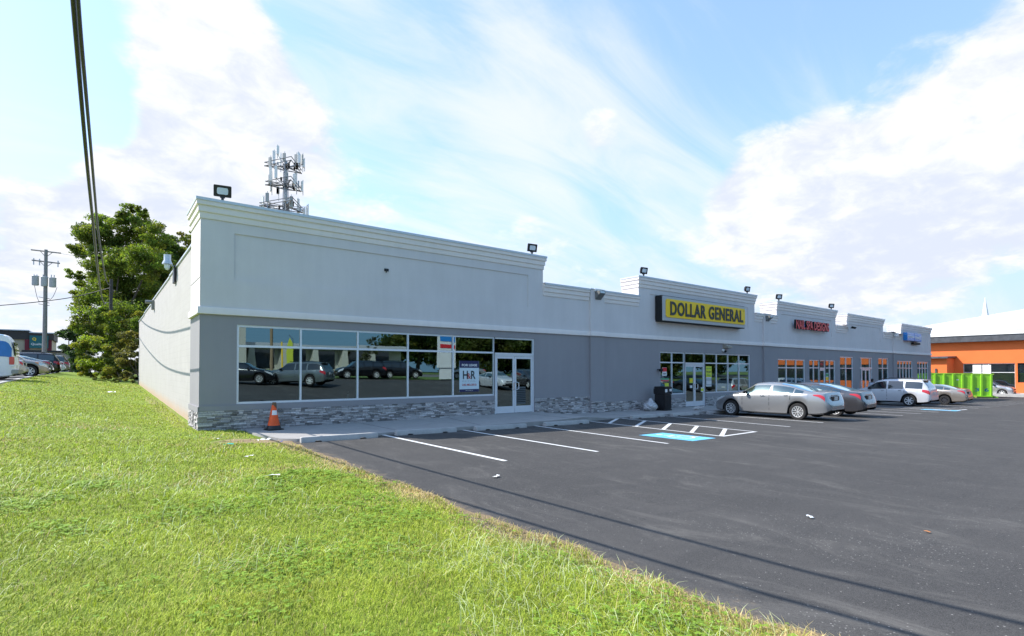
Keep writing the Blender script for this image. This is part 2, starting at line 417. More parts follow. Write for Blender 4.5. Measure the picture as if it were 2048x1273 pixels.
def lawn_mat():
    m = bpy.data.materials.new('lawn_soil'); m.use_nodes = True; n = NT(m.node_tree); p = n.n['Principled BSDF']
    co = n.node('ShaderNodeNewGeometry').outputs['Position']; s = n.node('ShaderNodeSeparateXYZ', ins={0: co})
    a = n.noise(co, .5, 6, .6); b = n.noise(co, 14, 6, .7); f = n.noise(co, 90, 3, .7)
    c = n.mix(n.smooth(a, .3, .7), (.17, .255, .026), (.235, .31, .038))
    c = n.mix(n.smooth(b, .35, .7, 0., .6), c, (.09, .15, .02))
    c = n.mix(n.smooth(f, .45, .75, 0., .4), c, (.26, .32, .09))
    edge = n.smooth(n.math('ADD', s.outputs[0], n.math('MULTIPLY', n.noise(co, 2.3, 6, .65), .55)), 3.33, 3.62)
    c = n.mix(edge, c, (.30, .22, .13))
    # bare strip in front of the stone corner
    def spot(x, y, rx, ry, k):
        dx = n.math('MULTIPLY', n.math('SUBTRACT', s.outputs[0], x), 1 / rx); dy = n.math('MULTIPLY', n.math('SUBTRACT', s.outputs[1], y), 1 / ry)
        d = n.math('ADD', n.math('SQRT', n.math('ADD', n.math('MULTIPLY', dx, dx), n.math('MULTIPLY', dy, dy))), n.math('MULTIPLY', n.noise(co, 2.2, 6, .7), 1.1))
        return n.smooth(d, 1.6, .95, 0., k)
    for q in [(2.7, 13.25, 1.0, .62, .95), (-1.0, 13.6, 2.2, .3, .5), (1.2, 14.1, 1.4, .22, .45), (1.75, 24, .35, 9, .5), (-3.0, 14.8, 2., .4, .4)]:
        c = n.mix(spot(*q), c, (.36, .26, .16))
    n.l.new(c, p.inputs['Base Color']); p.inputs['Roughness'].default_value = .95; p.inputs['Specular IOR Level'].default_value = .2
    bn = n.node('ShaderNodeBump', ins={'Strength': .9, 'Distance': .03, 'Height': n.noise(co, 45, 4, .7)}); n.l.new(bn.outputs[0], p.inputs['Normal'])
    return m
m_lawn = lawn_mat()
def wob(y): return .05 * math.sin(y * 2.1) + .03 * math.sin(y * 5.3 + 1) + .02 * math.sin(y * 13.1)
def lawn_sheet():
    b = MB(); ys = frange(-17, 13.3, .12); rows = []
    for y in ys:
        e = 3.37 + wob(y)
        xs = frange(-3.4, 2.4, .4) + [2.6, 2.8, 3., 3.1, 3.2, 3.3]
        r = [(x + (e - 3.37) * sstep(2.4, 3.3, x), y, lawn(x, y) + .008 * math.sin(x * 3 + y * 1.7)) for x in xs]
        r.append((e + .08, y, asph(3.5, y) + .012)); r.append((e + .13, y, asph(3.5, y) - .02)); rows.append(r)
    b.grid(rows)
    o = b.build('lawn', m_lawn, smooth=80); return tag(o, kind='structure')
lawn_sheet()
mk_sheet('side_lawn', frange(-3.4, 2.2, .4), [13.3] + frange(13.6, 64, .8), lambda x, y: lawn(x, y) + .008 * math.sin(x * 3 + y * 1.7) * (y > 13.3), m_lawn)
mk_sheet('corner_lawn', frange(2.2, 3.5, .26), frange(13.3, 15.9, .26), lambda x, y: lawn(x, y) - .0 - .05 * sstep(3.1, 3.5, x), m_lawn)
mk_sheet('near_lawn', frange(-60, -3.4, 1.6), frange(-17, 27, 1.), lambda x, y: lawn(x, y), m_lawn)
mk_sheet('rear_turf', frange(-3.4, 80, 4), frange(64, 120, 6), lambda x, y: lawn(min(x, 2), y), m_lawn)
# neighbouring car park on the left
m_lot2 = pmat('neighbour_asphalt', (.13, .13, .128), .85, var=.15, vs=1.5)
mk_sheet('neighbour_lot', frange(-60, -3.55, 2.5), frange(27, 120, 2.5), lambda x, y: lawn(-3.2, y) - .06, m_lot2)
mk_sheet('neighbour_kerb', [-3.6, -3.4, -3.38], frange(26.9, 90, 2.5), lambda x, y: lawn(-3.2, y) + (.05 if x < -3.39 else -.1), m_stop)
mk_sheet('neighbour_kerb_front', frange(-60, -3.4, 2.5), [26.88, 26.9, 27.1], lambda x, y: lawn(-3.2, y) + (.05 if y > 26.89 else -.1), m_stop)

# ------------------------------------------------------------------ sidewalk
def swz(x): return pw(x, [(13.3, 0), (14.9, -.16), (20, -.2), (26, -.22), (62, -.80)])
def sidewalk():
    b = MB(); xs = [3.05, 3.3, 3.6] + frange(4, 13.2, .8) + frange(13.6, 62, .6)
    def yf(x): return pw(x, [(3.05, 14.6), (3.35, 13.0), (3.7, 12.86), (12, 12.86), (15, 13.6), (20, 13.75), (62, 13.75)])
    b.grid([[(x, yf(x), asph(x, 12) - .05) for x in xs], [(x, yf(x), swz(x) - .012) for x in xs], [(x, yf(x) + .02, swz(x)) for x in xs], [(x, 14.6, swz(x)) for x in xs], [(x, 15.9, swz(x)) for x in xs]])
    b.face([(3.05, 14.6, -.2), (3.05, 14.6, 0), (3.05, 15.9, 0), (3.05, 15.9, -.2)])
    o = tag(b.build('sidewalk', m_conc, smooth=30), kind='structure')
    j = MB()
    for x in [6.2, 9.3] + frange(12.4, 60, 1.9):
        dx = -.59 if abs(x - 9.3) < .1 else 0
        y0 = yf(x) + .01
        j.face([(x + dx, y0, swz(x + dx) + .003), (x + dx + .022, y0, swz(x + dx) + .003), (x + .022, 15.85, swz(x) + .003), (x, 15.85, swz(x) + .003)])
    tag(j.build('sidewalk_joint', m_mortar), kind='structure')
    return yf
YF = sidewalk()

# ------------------------------------------------------------------ painted markings
def road_paint():
    m = bpy.data.materials.new('white_road_paint'); m.use_nodes = True; n = NT(m.node_tree); p = n.n['Principled BSDF']
    co = n.node('ShaderNodeNewGeometry').outputs['Position']
    wv = n.math('MAXIMUM', n.smooth(n.noise(co, 30, 6, .75), .54, .70, 0., .75), n.smooth(n.noise(co, 2.2, 7, .7), .55, .8, 0., .5))
    n.l.new(n.mix(wv, n.mix(n.noise(co, 3, 4), (.70, .70, .69), (.60, .60, .59)), (.20, .20, .20)), p.inputs['Base Color']); p.inputs['Roughness'].default_value = .7
    return m
m_paint = road_paint()
m_bluep = pmat('blue_road_paint', (.14, .47, .70), .75, var=.14, vs=14, dirt=.5, ds=5, dc=(.10, .22, .30))
def stripe(b, p, q, wd=.10, n=8, dz=.006):
    p = Vector(p + (0,)); q = Vector(q + (0,)); d = (q - p); s = Vector((-d.y, d.x, 0)).normalized() * wd / 2
    for i in range(n):
        a = p + d * i / n; c = p + d * (i + 1) / n
        b.face([(v.x, v.y, asph(v.x, v.y) + dz) for v in (a - s, c - s, c + s, a + s)])
def mark(name, segs, wd=.10, mat=None, **k):
    b = MB()
    for s in segs: stripe(b, *s, wd)
    o = b.build(name, mat or m_paint); return tag(o, kind='structure', **k)
mark('parking_line', [((5.72, 13.1), (5.82, 7.78))])
mark('parking_line', [((8.12, 13.1), (8.14, 7.71))])
mark('parking_line', [((10.78, 13.1), (10.58, 7.77))])
mark('hatched_bay', [((13.62, 13.4), (13.24, 7.96)), ((15.72, 13.9), (15.3, 8.17)), ((13.2, 7.98), (15.34, 8.17))], .10)
mark('hatched_bay', [((13.55, 12.32), (15.66, 13.75)), ((13.48, 11.12), (15.55, 12.4)), ((13.40, 10.02), (15.45, 11.25)), ((13.32, 9.0), (15.38, 10.17)), ((13.3, 8.05), (15.32, 9.14))], .12)
mark('parking_line', [((18.4, 13.7), (18.0, 8.43))]); mark('parking_line', [((21.05, 13.7), (20.9, 8.6))])
for k in range(15):
    x = 23.7 + 2.62 * k
    mark('parking_line', [((x, 13.6), (x - .1, 8.5))])
mark('hatched_bay', [((36.9, 12.6), (39.2, 9.4)), ((36.7, 8.5), (39.3, 8.5)), ((36.8, 10.5), (38, 8.6))], .10)
def access_pad(cx, cy, w_, h_, skew=0):
    b = MB(); P = [(-.56, -.8), (.56, -.8), (.56, .8), (-.56, .8)]
    def T(u, v): return (cx + (u * math.cos(skew) - v * math.sin(skew)) * w_, cy + (u * math.sin(skew) + v * math.cos(skew)) * h_)
    b.face([(*T(*p), asph(*T(*p)) + .007) for p in P]); o = tag(b.build('accessible_bay_pad', m_bluep), kind='structure')
    s = MB()
    def st(p, q, wd=.09):
        p = T(*p); q = T(*q); p = Vector(p + (0,)); q = Vector(q + (0,)); d = q - p; k = Vector((-d.y, d.x, 0)).normalized() * wd / 2
        s.face([(v.x, v.y, asph(v.x, v.y) + .012) for v in (p - k, q - k, q + k, p + k)])
    for p, q in [((-.02, .38), (.0, .02)), ((.0, .02), (.26, .0)), ((.26, .0), (.36, -.34)), ((.36, -.34), (.46, -.34)), ((-.01, .22), (.22, .22))]: st(p, q)
    A = [(.02 + .30 * math.cos(R(a)), -.12 + .33 * math.sin(R(a))) for a in range(125, 385, 20)]
    for p, q in zip(A, A[1:]): st(p, q, .08)
    H = [T(-.02 + .09 * math.cos(R(a)), .52 + .10 * math.sin(R(a))) for a in range(0, 360, 30)]
    s.face([(h[0], h[1], asph(*h) + .012) for h in H]); s.build('accessible_symbol', m_paint, o)
access_pad(12.05, 8.58, 1., 1., R(3)); access_pad(36.8, 9.1, 1, 1, 0)

# ------------------------------------------------------------------ wheel stops
def wheel_stop(x0, x1, y, lab, rz=0):
    L = x1 - x0; b = MB(); prof = [(-.09, 0), (-.085, .06), (-.055, .125), (.055, .125), (.085, .06), (.09, 0)]
    e = .03; xs = [-L / 2, -L / 2 + e] ; rows = []
    n1 = (-L / 2 + .28 * L / 1.83 * 1.05, -L / 2 + .44 * L / 1.83)
    cuts = [-L / 2, -L / 2 + e, n1[0], n1[0] + .03, n1[1], n1[1] + .03, -n1[1] - .03, -n1[1], -n1[0] - .03, -n1[0], L / 2 - e, L / 2]
    for i, x in enumerate(cuts):
        lift = .035 if i in (3, 4, 7, 8) else 0; k = .9 if i in (0, len(cuts) - 1) else 1
        rows.append([(x, py * k, max(pz * k, lift)) for py, pz in prof])
    b.grid(rows); b.face(rows[0][::-1]); b.face(rows[-1])
    o = b.build('wheel_stop', m_stop, smooth=25)
    cx = (x0 + x1) / 2; o.location = (cx, y, asph(cx, y) - .004); o.rotation_euler = (0, -math.atan(-.0165) * (1 if cx > 6 else 0), rz)
    return tag(o, lab, 'wheel stop', 'concrete wheel stops along the sidewalk')
for k, (a, b_, y, l) in enumerate([(3.62, 5.42, 12.60, 'sunlit end concrete wheel stop nearest the orange cone'), (5.95, 7.72, 12.62, 'shaded concrete wheel stop between the first two parking lines'),
        (8.35, 10.2, 12.62, 'shaded concrete wheel stop in front of the double glass door'), (11.0, 12.98, 12.72, 'concrete wheel stop at the bay holding the blue wheelchair symbol'),
        (16.0, 18.05, 13.45, 'concrete wheel stop just right of the white hatched bay'), (18.6, 20.5, 13.5, 'concrete wheel stop in front of the black trash bin'),
        (21.3, 23.2, 13.55, 'concrete wheel stop under the nose of the silver sedan')]):
    wheel_stop(a, b_, y, l, R([-4, 0, 1, 2, 2, 1, 0][k]))

# ------------------------------------------------------------------ the strip mall
FY = 15.86
mall = empty('strip_mall', (2, FY, 0), 0, 'long grey stucco strip mall with white cornices and stone base', 'building')
def mp(mb, name, mats, smooth=None, parent=None, **k):
    o = mb.build(name, mats, smooth=smooth)
    p = parent or mall; o.parent = p
    o.matrix_parent_inverse = Matrix.Translation(-Vector((2, FY, 0))) if p is mall else Matrix.Identity(4)
    return tag(o, **k)
def panel(b, x0, x1, z0, z1, holes, yf, yb, edges=True, m=0, zbot=None):
    xs = sorted({x0, x1} | {h[0] for h in holes} | {h[1] for h in holes}); zs = sorted({z0, z1} | {h[2] for h in holes} | {h[3] for h in holes})
    xs = [x for x in xs if x0 <= x <= x1]; zs = [z for z in zs if z0 <= z <= z1]
    for a, c in zip(xs, xs[1:]):
        for d, e in zip(zs, zs[1:]):
            mx, mz = (a + c) / 2, (d + e) / 2
            if any(h[0] < mx < h[1] and h[2] < mz < h[3] for h in holes): continue
            b.face([(a, yf, d), (c, yf, d), (c, yf, e), (a, yf, e)], m)
    for h in holes:
        a, c, d, e = h[:4]
        b.face([(a, yf, d), (a, yf, e), (a, yb, e), (a, yb, d)], m); b.face([(c, yf, e), (c, yf, d), (c, yb, d), (c, yb, e)], m)
        b.face([(a, yf, e), (c, yf, e), (c, yb, e), (a, yb, e)], m); b.face([(c, yf, d), (a, yf, d), (a, yb, d), (c, yb, d)], m)
    if edges:
        b.face([(x0, yf, z0), (x0, yf, z1), (x0, yb, z1), (x0, yb, z0)], m); b.face([(x1, yf, z1), (x1, yf, z0), (x1, yb, z0), (x1, yb, z1)], m)
        b.face([(x0, yf, z1), (x1, yf, z1), (x1, yb, z1), (x0, yb, z1)], m); b.face([(x1, yf, z0), (x0, yf, z0), (x0, yb, z0), (x1, yb, z0)], m)
# sections of the parapet: x0, x1, top of cap, tall?, recessed panel
SEC = [(2.0, 13.69, 6.06, 1, (2.79, 12.94, 4.02, 5.25)), (13.69, 19.46, 5.03, 0, None), (19.46, 29.70, 5.94, 1, (20.26, 28.98, 3.98, 5.17)), (29.70, 32.27, 4.93, 0, None),
       (32.27, 40.62, 5.82, 1, (32.85, 39.95, 3.93, 5.07)), (40.62, 42.48, 4.80, 0, None), (42.48, 49.54, 5.74, 1, (43.09, 48.93, 3.91, 5.0)), (49.54, 53.54, 4.73, 0, None), (53.54, 61.5, 5.63, 1, (54.2, 60.6, 3.84, 4.92))]
SEC[1] = (13.69, 19.46, 5.03, 0, None)
PIL = [(16.25, 17.07), (30.57, 31.35), (51.55, 52.05)]
# openings in the lower wall: x0, x1, z0, z1
OPEN = [(2.87, 11.37, .68, 2.81), (11.37, 13.25, -.5, 2.81), (21.01, 23.0, .44, 2.5), (23.0, 24.74, -.9, 2.5), (24.74, 29.19, .44, 2.5),
        (32.4, 35.96, .2, 2.33), (36.54, 38.1, .1, 2.33), (38.1, 38.98, -.9, 2.33), (38.98, 40.55, .1, 2.33), (41.31, 43.6, .05, 2.62), (44.83, 47.26, -.95, 2.62), (48.47, 50.66, 0.0, 2.62), (52.66, 56.43, -.1, 2.46), (57.69, 60.75, -.1, 2.45)]
b = MB(); panel(b, 2.0, 61.5, -1.1, 3.06, OPEN, FY, FY + .22); mp(b, 'lower_wall', m_lower)
b = MB()
for x0, x1, zt, tall, rec in SEC:
    hs = [rec] if rec else []
    panel(b, x0, x1, 3.2, zt - .08, hs, FY, FY + .03, edges=False)
    if rec: b.face([(rec[0], FY + .028, rec[2]), (rec[1], FY + .028, rec[2]), (rec[1], FY + .028, rec[3]), (rec[0], FY + .028, rec[3])])
    th = 1.0 if tall else .35
    y1 = FY + (1.8 if x0 == 2.0 else th)
    if tall:
        lo = 4.4
        if x0 > 2.0: b.face([(x0, y1, lo), (x0, FY, lo), (x0, FY, zt - .08), (x0, y1, zt - .08)])
        b.face([(x1, FY, lo), (x1, y1, lo), (x1, y1, zt - .08), (x1, FY, zt - .08)])
        b.face([(x0, y1, lo), (x0, y1, zt - .08), (x1, y1, zt - .08), (x1, y1, lo)])
    else: b.face([(x0, y1, 4), (x0, y1, zt - .08), (x1, y1, zt - .08), (x1, y1, 4)])
mp(b, 'upper_wall', m_upper)
# frieze zone just above the band, a touch proud of the panels
b = MB()
for (x0, x1, z1) in [(2.0, 19.6, 4.0), (19.6, 31, 3.97), (31, 41.5, 3.92), (41.5, 51, 3.90), (51, 61.5, 3.83)]:
    b.box(x0, x1, FY - .012, FY + .02, 3.19, z1)
mp(b, 'frieze', m_upper)
# left return, 1.8 m deep, and block side wall
b = MB(); 
b.face([(1.997, FY + 1.8, 3.2), (1.997, FY, 3.2), (1.997, FY, 3.99), (1.997, FY + 1.8, 3.99)]); b.face([(1.997, FY + 1.8, 4.01), (1.997, FY, 4.01), (1.997, FY, 5.98), (1.997, FY + 1.8, 5.98)])
b.face([(2.012, FY + 1.8, 3.98), (2.012, FY, 3.98), (2.012, FY, 4.02), (2.012, FY + 1.8, 4.02)])
b.face([(1.997, FY + 1.8, 3.2), (1.997, FY + 1.8, 5.98), (2.2, FY + 1.8, 5.98), (2.2, FY + 1.8, 3.2)])
mp(b, 'corner_return_upper', m_upper)
b = MB(); b.face([(1.997, FY + 1.8, .52), (1.997, FY, .52), (1.997, FY, 3.06), (1.997, FY + 1.8, 3.06)]); b.face([(1.997, FY + 1.8, -.2), (1.997, FY + 1.8, 3.2), (2.2, FY + 1.8, 3.2), (2.2, FY + 1.8, -.2)])
b.box(1.965, 2.0, FY - .035, FY + 1.83, .50, .64)
mp(b, 'corner_return_lower', m_lower)
b = MB()
steps = [(FY + 1.6, 24.5, 5.24), (24.5, 33.5, 5.2), (33.5, 40, 5.13), (40, 46.1, 5.05)]
for y0, y1, zt in steps:
    b.face([(2.08, y1, -.3), (2.08, y0, -.3), (2.08, y0, zt), (2.08, y1, zt)]); b.box(2.04, 2.30, y0, y1, zt, zt + .06, 1)
b.face([(2.08, 46.1, -.3), (2.08, 46.1, 5.05), (61.5, 46.1, 5.0), (61.5, 46.1, -.3)])
b.face([(61.5, FY, -1.1), (61.5, 46.1, -1.1), (61.5, 46.1, 5.0), (61.5, FY, 5.0)])
mp(b, 'block_side_wall', [m_block, m_cap])
b = MB(); b.face([(2.1, FY + .3, 4.55), (61.4, FY + .3, 4.45), (61.4, 46, 4.45), (2.1, 46, 4.75)]); mp(b, 'roof', m_roof)
# string course band
def profile_run(b, prof, path, m=0):
    """prof: (out, z); path: list of (x, y, nx, ny) outward mitre normals"""
    b.grid([[(x + nx * o_, y + ny * o_, z) for (o_, z) in prof] for (x, y, nx, ny) in path], m)
band = [(0, 3.05), (.055, 3.052), (.06, 3.06), (.06, 3.215), (.05, 3.235), (-.02, 3.24)]
b = MB(); profile_run(b, band, [(2.0, FY + 1.8, -1, 0), (2.0, FY, -1, -1), (61.5, FY, 1, -1), (61.5, FY + .4, 1, 0)])
for p0, p1 in PIL: profile_run(b, band, [(p0, FY, -1, 0), (p0, FY - .10, -1, -1), (p1, FY - .10, 1, -1), (p1, FY, 1, 0)])
b.face([(1.94, FY + 1.8, 3.05), (2.0, FY + 1.8, 3.05), (2.0, FY + 1.8, 3.24), (1.94, FY + 1.8, 3.24)])
mp(b, 'string_course', m_trim, smooth=30)
# cornices
def corn_prof(zt, h=.52, k=1.):
    z = zt - h
    return [(0, z), (.025 * k, z), (.03 * k, z + .02), (.03 * k, z + .14), (.065 * k, z + .17), (.065 * k, z + .31), (.105 * k, z + .34), (.105 * k, zt - .07), (.10 * k, zt - .065)]
def cap_prof(zt, k=1.): return [(.10 * k, zt - .075), (.125 * k, zt - .072), (.125 * k, zt), (-.25, zt + .012)]
for i, (x0, x1, zt, tall, rec) in enumerate(SEC):
    b = MB()
    if tall:
        yb = FY + (1.8 if i == 0 else 1.0)
        path = [(x0, yb, -1, 0), (x0, FY, -1, -1), (x1, FY, 1, -1), (x1, yb, 1, 0)]
        profile_run(b, corn_prof(zt), path, 0); profile_run(b, cap_prof(zt), path, 1)
        b.face([(x0 + .2, FY + .2, zt + .011), (x1 - .2, FY + .2, zt + .011), (x1 - .2, yb, zt + .011), (x0 + .2, yb, zt + .011)], 1)
        pr_ = corn_prof(zt); b.face([(x0 - o_, yb, z) for o_, z in pr_] + [(x0 - .1, yb, zt), (x0 + .05, yb, zt)], 0)
        mp(b, 'cornice', [m_trim, m_cap], smooth=30)
    else:
        cuts = [x0]
        for p0, p1 in PIL:
            if x0 < p0 < x1: cuts += [p0 - .02, p1 + .02]
        cuts.append(x1)
        for a, c in zip(cuts[::2], cuts[1::2]):
            b = MB(); path = [(a + .01, FY, 0, -1), (c - .01, FY, 0, -1)]
            profile_run(b, corn_prof(zt, .5), path, 0); profile_run(b, cap_prof(zt), path, 1)
            for xx, sgn in ((a + .01, 1), (c - .01, -1)): b.face([(xx, FY - o_, z) for o_, z in corn_prof(zt, .5)] + [(xx, FY, zt)], 0)
            mp(b, 'cornice', [m_trim, m_cap], smooth=30)
for p0, p1 in PIL:
    zt = {16.25: 5.03, 30.57: 4.93, 51.55: 4.73}[p0]
    b = MB(); b.box(p0, p1, FY - .10, FY + .1, 3.2, zt - .02, 0); b.box(p0, p1, FY - .10, FY + .05, -.9, 3.06, 1); b.box(p0 - .02, p1 + .02, FY - .12, FY + .2, zt - .02, zt + .02, 2)
    mp(b, 'pilaster', [m_upper, m_lower, m_cap])
# sills (grey water table)
def solid_runs(x0, x1, doors):
    xs = [x0]
    for a, c in doors: xs += [a, c]
    xs.append(x1); return list(zip(xs[::2], xs[1::2]))
DOORS = [(11.37, 13.25), (23.0, 24.74), (38.1, 38.98), (44.83, 47.26)]
b = MB()
b.box(1.99, 11.36, FY - .035, FY + .01, .52, .66); b.box(13.26, 16.25, FY - .03, FY + .01, .52, .60)
b.box(17.07, 21.0, FY - .03, FY + .01, .24, .31); b.box(21.0, 22.98, FY - .04, FY + .02, .24, .44); b.box(24.76, 29.2, FY - .04, FY + .02, .24, .44); b.box(29.2, 30.57, FY - .03, FY + .01, .24, .31)
for a, c in [(31.35, 38.08), (39.0, 44.8), (47.3, 51.5), (52.05, 61.5)]: b.box(a, c, FY - .03, FY + .01, .02 - (a - 31) * .008, .1 - (a - 31) * .008)
mp(b, 'window_sill', m_lower)
# ledger stone base
def stones(b, x0, x1, ztop, zb, y=FY, along='X', hh=.040):
    z = ztop
    rr = random.Random(int(x0 * 100) + 5)
    while z > zb:
        h = hh * rr.choice([.7, .9, 1., 1.15, 1.5]); x = x0 - 0; 
        while x < x1 - .01:
            L = min(rr.choice([.09, .13, .18, .23, .3]) * rr.uniform(.8, 1.2), x1 - x)
            if x1 - x - L < .06: L = x1 - x
            d = rr.uniform(.012, .05); g = rr.choice([.20, .26, .33, .38, .44, .50, .60]) * rr.uniform(.85, 1.1); t = rr.uniform(-.02, .02)
            c = (g * (1 + t), g, g * (1.04 - t)); e = .003
            z0, z1 = z - h + e + rr.uniform(0, .003), z - e
            if along == 'X':
                P = [(x + e, y - d, z0), (x + L - e, y - d * rr.uniform(.8, 1.1), z0), (x + L - e, y - d, z1), (x + e, y - d * rr.uniform(.8, 1.1), z1)]
                Q = [(p[0], y, p[2]) for p in P]
            else:
                P = [(y - d, x + L - e, z0), (y - d, x + e, z0), (y - d, x + e, z1), (y - d, x + L - e, z1)]
                Q = [(y, p[1], p[2]) for p in P]
            b.face(P, 0, c)
            for i in range(4): b.face([P[(i + 1) % 4], P[i], Q[i], Q[(i + 1) % 4]], 0, c)
            x += L
        z -= h
b = MB()
stones(b, 1.97, 11.36, .52, -.12); stones(b, 13.26, 16.25, .52, -.25); stones(b, FY, FY + 1.8, .50, -.15, 2.0, 'Y')
stones(b, 17.07, 23.0, .24, -.3); stones(b, 24.74, 30.57, .24, -.35); stones(b, 16.25, 17.07, .30, -.28, FY - .10); stones(b, 31.35, 38.08, .05, -.6, hh=.07); stones(b, 39, 44.8, 0, -.7, hh=.07)
stones(b, 47.3, 61.5, -.1, -.95, hh=.08)
for a, c, t in [(2.0, 11.36, .52), (13.26, 16.25, .52), (17.07, 23., .24), (24.74, 30.57, .24), (31.35, 38.08, .05), (39, 44.8, 0), (47.3, 61.5, -.1)]:
    b.face([(a, FY - .004, -1.1), (c, FY - .004, -1.1), (c, FY - .004, t), (a, FY - .004, t)], 1)
b.face([(1.996, FY + 1.8, -.3), (1.996, FY, -.3), (1.996, FY, .5), (1.996, FY + 1.8, .5)], 1)
mp(b, 'stone_base', [m_stone, m_mortar])
# interior
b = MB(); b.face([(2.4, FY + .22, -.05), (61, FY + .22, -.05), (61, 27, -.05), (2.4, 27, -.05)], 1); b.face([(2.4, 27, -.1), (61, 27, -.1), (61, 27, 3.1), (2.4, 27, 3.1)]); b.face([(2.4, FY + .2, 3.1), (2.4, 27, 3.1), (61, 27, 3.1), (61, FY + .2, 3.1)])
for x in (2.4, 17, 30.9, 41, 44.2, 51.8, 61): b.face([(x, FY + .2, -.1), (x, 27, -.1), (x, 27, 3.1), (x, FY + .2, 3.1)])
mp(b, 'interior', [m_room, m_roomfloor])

# windows: frames + panes
def window(x0, x1, z0, z1, mull, trans, fw=.055, name='window', outer=(1, 1, 1, 1), skiplow=None, fw2=.05):
    """outer = draw left, right, bottom, top rails"""
    ya, yb = FY + .03, FY + .11; b = MB()
    if outer[0]: b.box(x0, x0 + fw, ya, yb, z0, z1)
    if outer[1]: b.box(x1 - fw, x1, ya, yb, z0, z1)
    if outer[3]: b.box(x0 + fw * outer[0], x1 - fw * outer[1], ya - .002, yb, z1 - fw, z1)
    if outer[2]: b.box(x0 + fw * outer[0], x1 - fw * outer[1], ya - .012, yb, z0, z0 + fw)
    lo = z0 + fw * outer[2]; hi = z1 - fw * outer[3]
    for m_ in mull: b.box(m_ - fw2 / 2, m_ + fw2 / 2, ya, yb, lo, hi)
    if trans: b.box(x0 + fw * outer[0], x1 - fw * outer[1], ya + .003, yb - .003, trans - .03, trans + .03)
    o = mp(b, name, m_alu)
    p = MB(); X = [x0 + .01] + list(mull) + [x1 - .01]
    for a, c in zip(X, X[1:]):
        for e, g in ([(lo - .01, trans), (trans, hi + .01)] if trans else [(lo - .01, hi + .01)]):
            t1, t2 = random.uniform(-.0012, .0012), random.uniform(-.001, .001)
            p.face([(a, FY + .07, e), (c, FY + .07 + t1, e), (c, FY + .07 + t1 + t2, g), (a, FY + .07 + t2, g)])
    q = p.build('pane', m_glass); q.parent = o
    return o
def door(x0, x1, z0, z1, leaves=2, st=.075, kick=.25):
    o = empty('d'); bpy.data.objects.remove(o)
    fr = MB(); fr.box(x0, x0 + .05, FY + .03, FY + .11, z0, z1); fr.box(x1 - .05, x1, FY + .03, FY + .11, z0, z1); fr.box(x0 + .05, x1 - .05, FY + .03, FY + .11, z1 - .06, z1)
    mp(fr, 'door_frame', m_alu)
    w_ = (x1 - x0 - .1) / leaves
    for i in range(leaves):
        a = x0 + .05 + i * w_ + .006; c = a + w_ - .012; t = z1 - .065; bt = z0 + .012; y0, y1 = FY + .045, FY + .095
        b = MB(); b.box(a, a + st, y0, y1, bt, t); b.box(c - st, c, y0, y1, bt, t); b.box(a + st, c - st, y0, y1, t - .09, t); b.box(a + st, c - st, y0, y1, bt, bt + kick)
        d = mp(b, 'door', m_alu)
        g = MB(); g.face([(a + st - .01, FY + .07, bt + kick - .01), (c - st + .01, FY + .07, bt + kick - .01), (c - st + .01, FY + .07, t - .08), (a + st - .01, FY + .07, t - .08)])
        g.build('pane', m_glass).parent = d
        h = MB(); hx = (c - .03) if (i == 0 and leaves == 2) else (a + .035); zc = z0 + 1.02
        s = 1 if (i == 1 or leaves == 1) else -1
        if i == 1 or leaves == 1:
            h.tube([(hx, FY + .045, zc + .14), (hx, FY - .02, zc + .14), (hx + .09, FY - .05, zc + .11), (hx + .09, FY - .05, zc - .11), (hx, FY - .02, zc - .14), (hx, FY + .045, zc - .14)], .014, 8)
        else: h.box(hx - .03, hx + .02, FY + .035, FY + .046, zc - .16, zc + .12)
        hh = h.build('handle', m_chrome, smooth=40); hh.parent = d
window(2.87, 11.39, .68, 2.81, [4.54, 6.23, 7.92, 9.63], 2.24, outer=(1, 1, 1, 1))
window(11.39, 13.25, 2.19, 2.81, [], None, outer=(0, 1, 1, 1)); door(11.39, 13.25, 0.0, 2.19)
window(21.01, 23.0, .44, 2.5, [21.98], 1.99); window(23.0, 24.74, 1.95, 2.5, [], None); door(23.0, 24.74, -.205, 1.95); window(24.74, 29.19, .44, 2.5, [25.84, 26.95, 28.06], 1.99)
window(32.4, 35.96, .2, 2.33, [33.52, 34.77], 1.79, fw=.07, fw2=.07); window(36.54, 38.1, .1, 2.33, [37.26], 1.8, fw=.06); window(38.1, 38.98, 1.77, 2.33, [], None); door(38.1, 38.98, -.45, 1.77, 1)
window(38.98, 40.55, .1, 2.33, [39.71], 1.8, fw=.06); window(41.31, 43.6, .05, 2.62, [42.4], 1.79, fw=.07, fw2=.07)
window(44.83, 47.26, 1.8, 2.62, [45.15, 46.84], None, fw=.07); window(44.83, 45.25, -.5, 1.8, [], None); window(46.86, 47.26, -.5, 1.8, [], None); door(45.25, 46.86, -.53, 1.8)
window(48.47, 50.66, 0, 2.62, [49.5], 1.82, fw=.07, fw2=.07); window(52.66, 56.43, -.1, 2.46, [53.4, 54.16, 54.92, 55.7], 1.85, fw=.07, fw2=.07); window(57.69, 60.75, -.1, 2.45, [58.45, 59.2, 59.97], 1.86, fw=.07, fw2=.07)

# ------------------------------------------------------------------ signs on the facade
def wall_thing(name, loc, label, cat, group=None): return empty(name, loc, 0, label, cat, group)
def child(mb, name, mats, parent, smooth=None, **k):
    """mesh written in world coordinates, parented to a thing whose origin is elsewhere"""
    o = mb.build(name, mats, smooth=smooth); o.parent = parent; bpy.context.view_layer.update(); o.matrix_parent_inverse = parent.matrix_world.inverted(); return tag(o, **k)
def reparent(o, parent):
    o.parent = parent; bpy.context.view_layer.update(); o.matrix_parent_inverse = parent.matrix_world.inverted(); return o

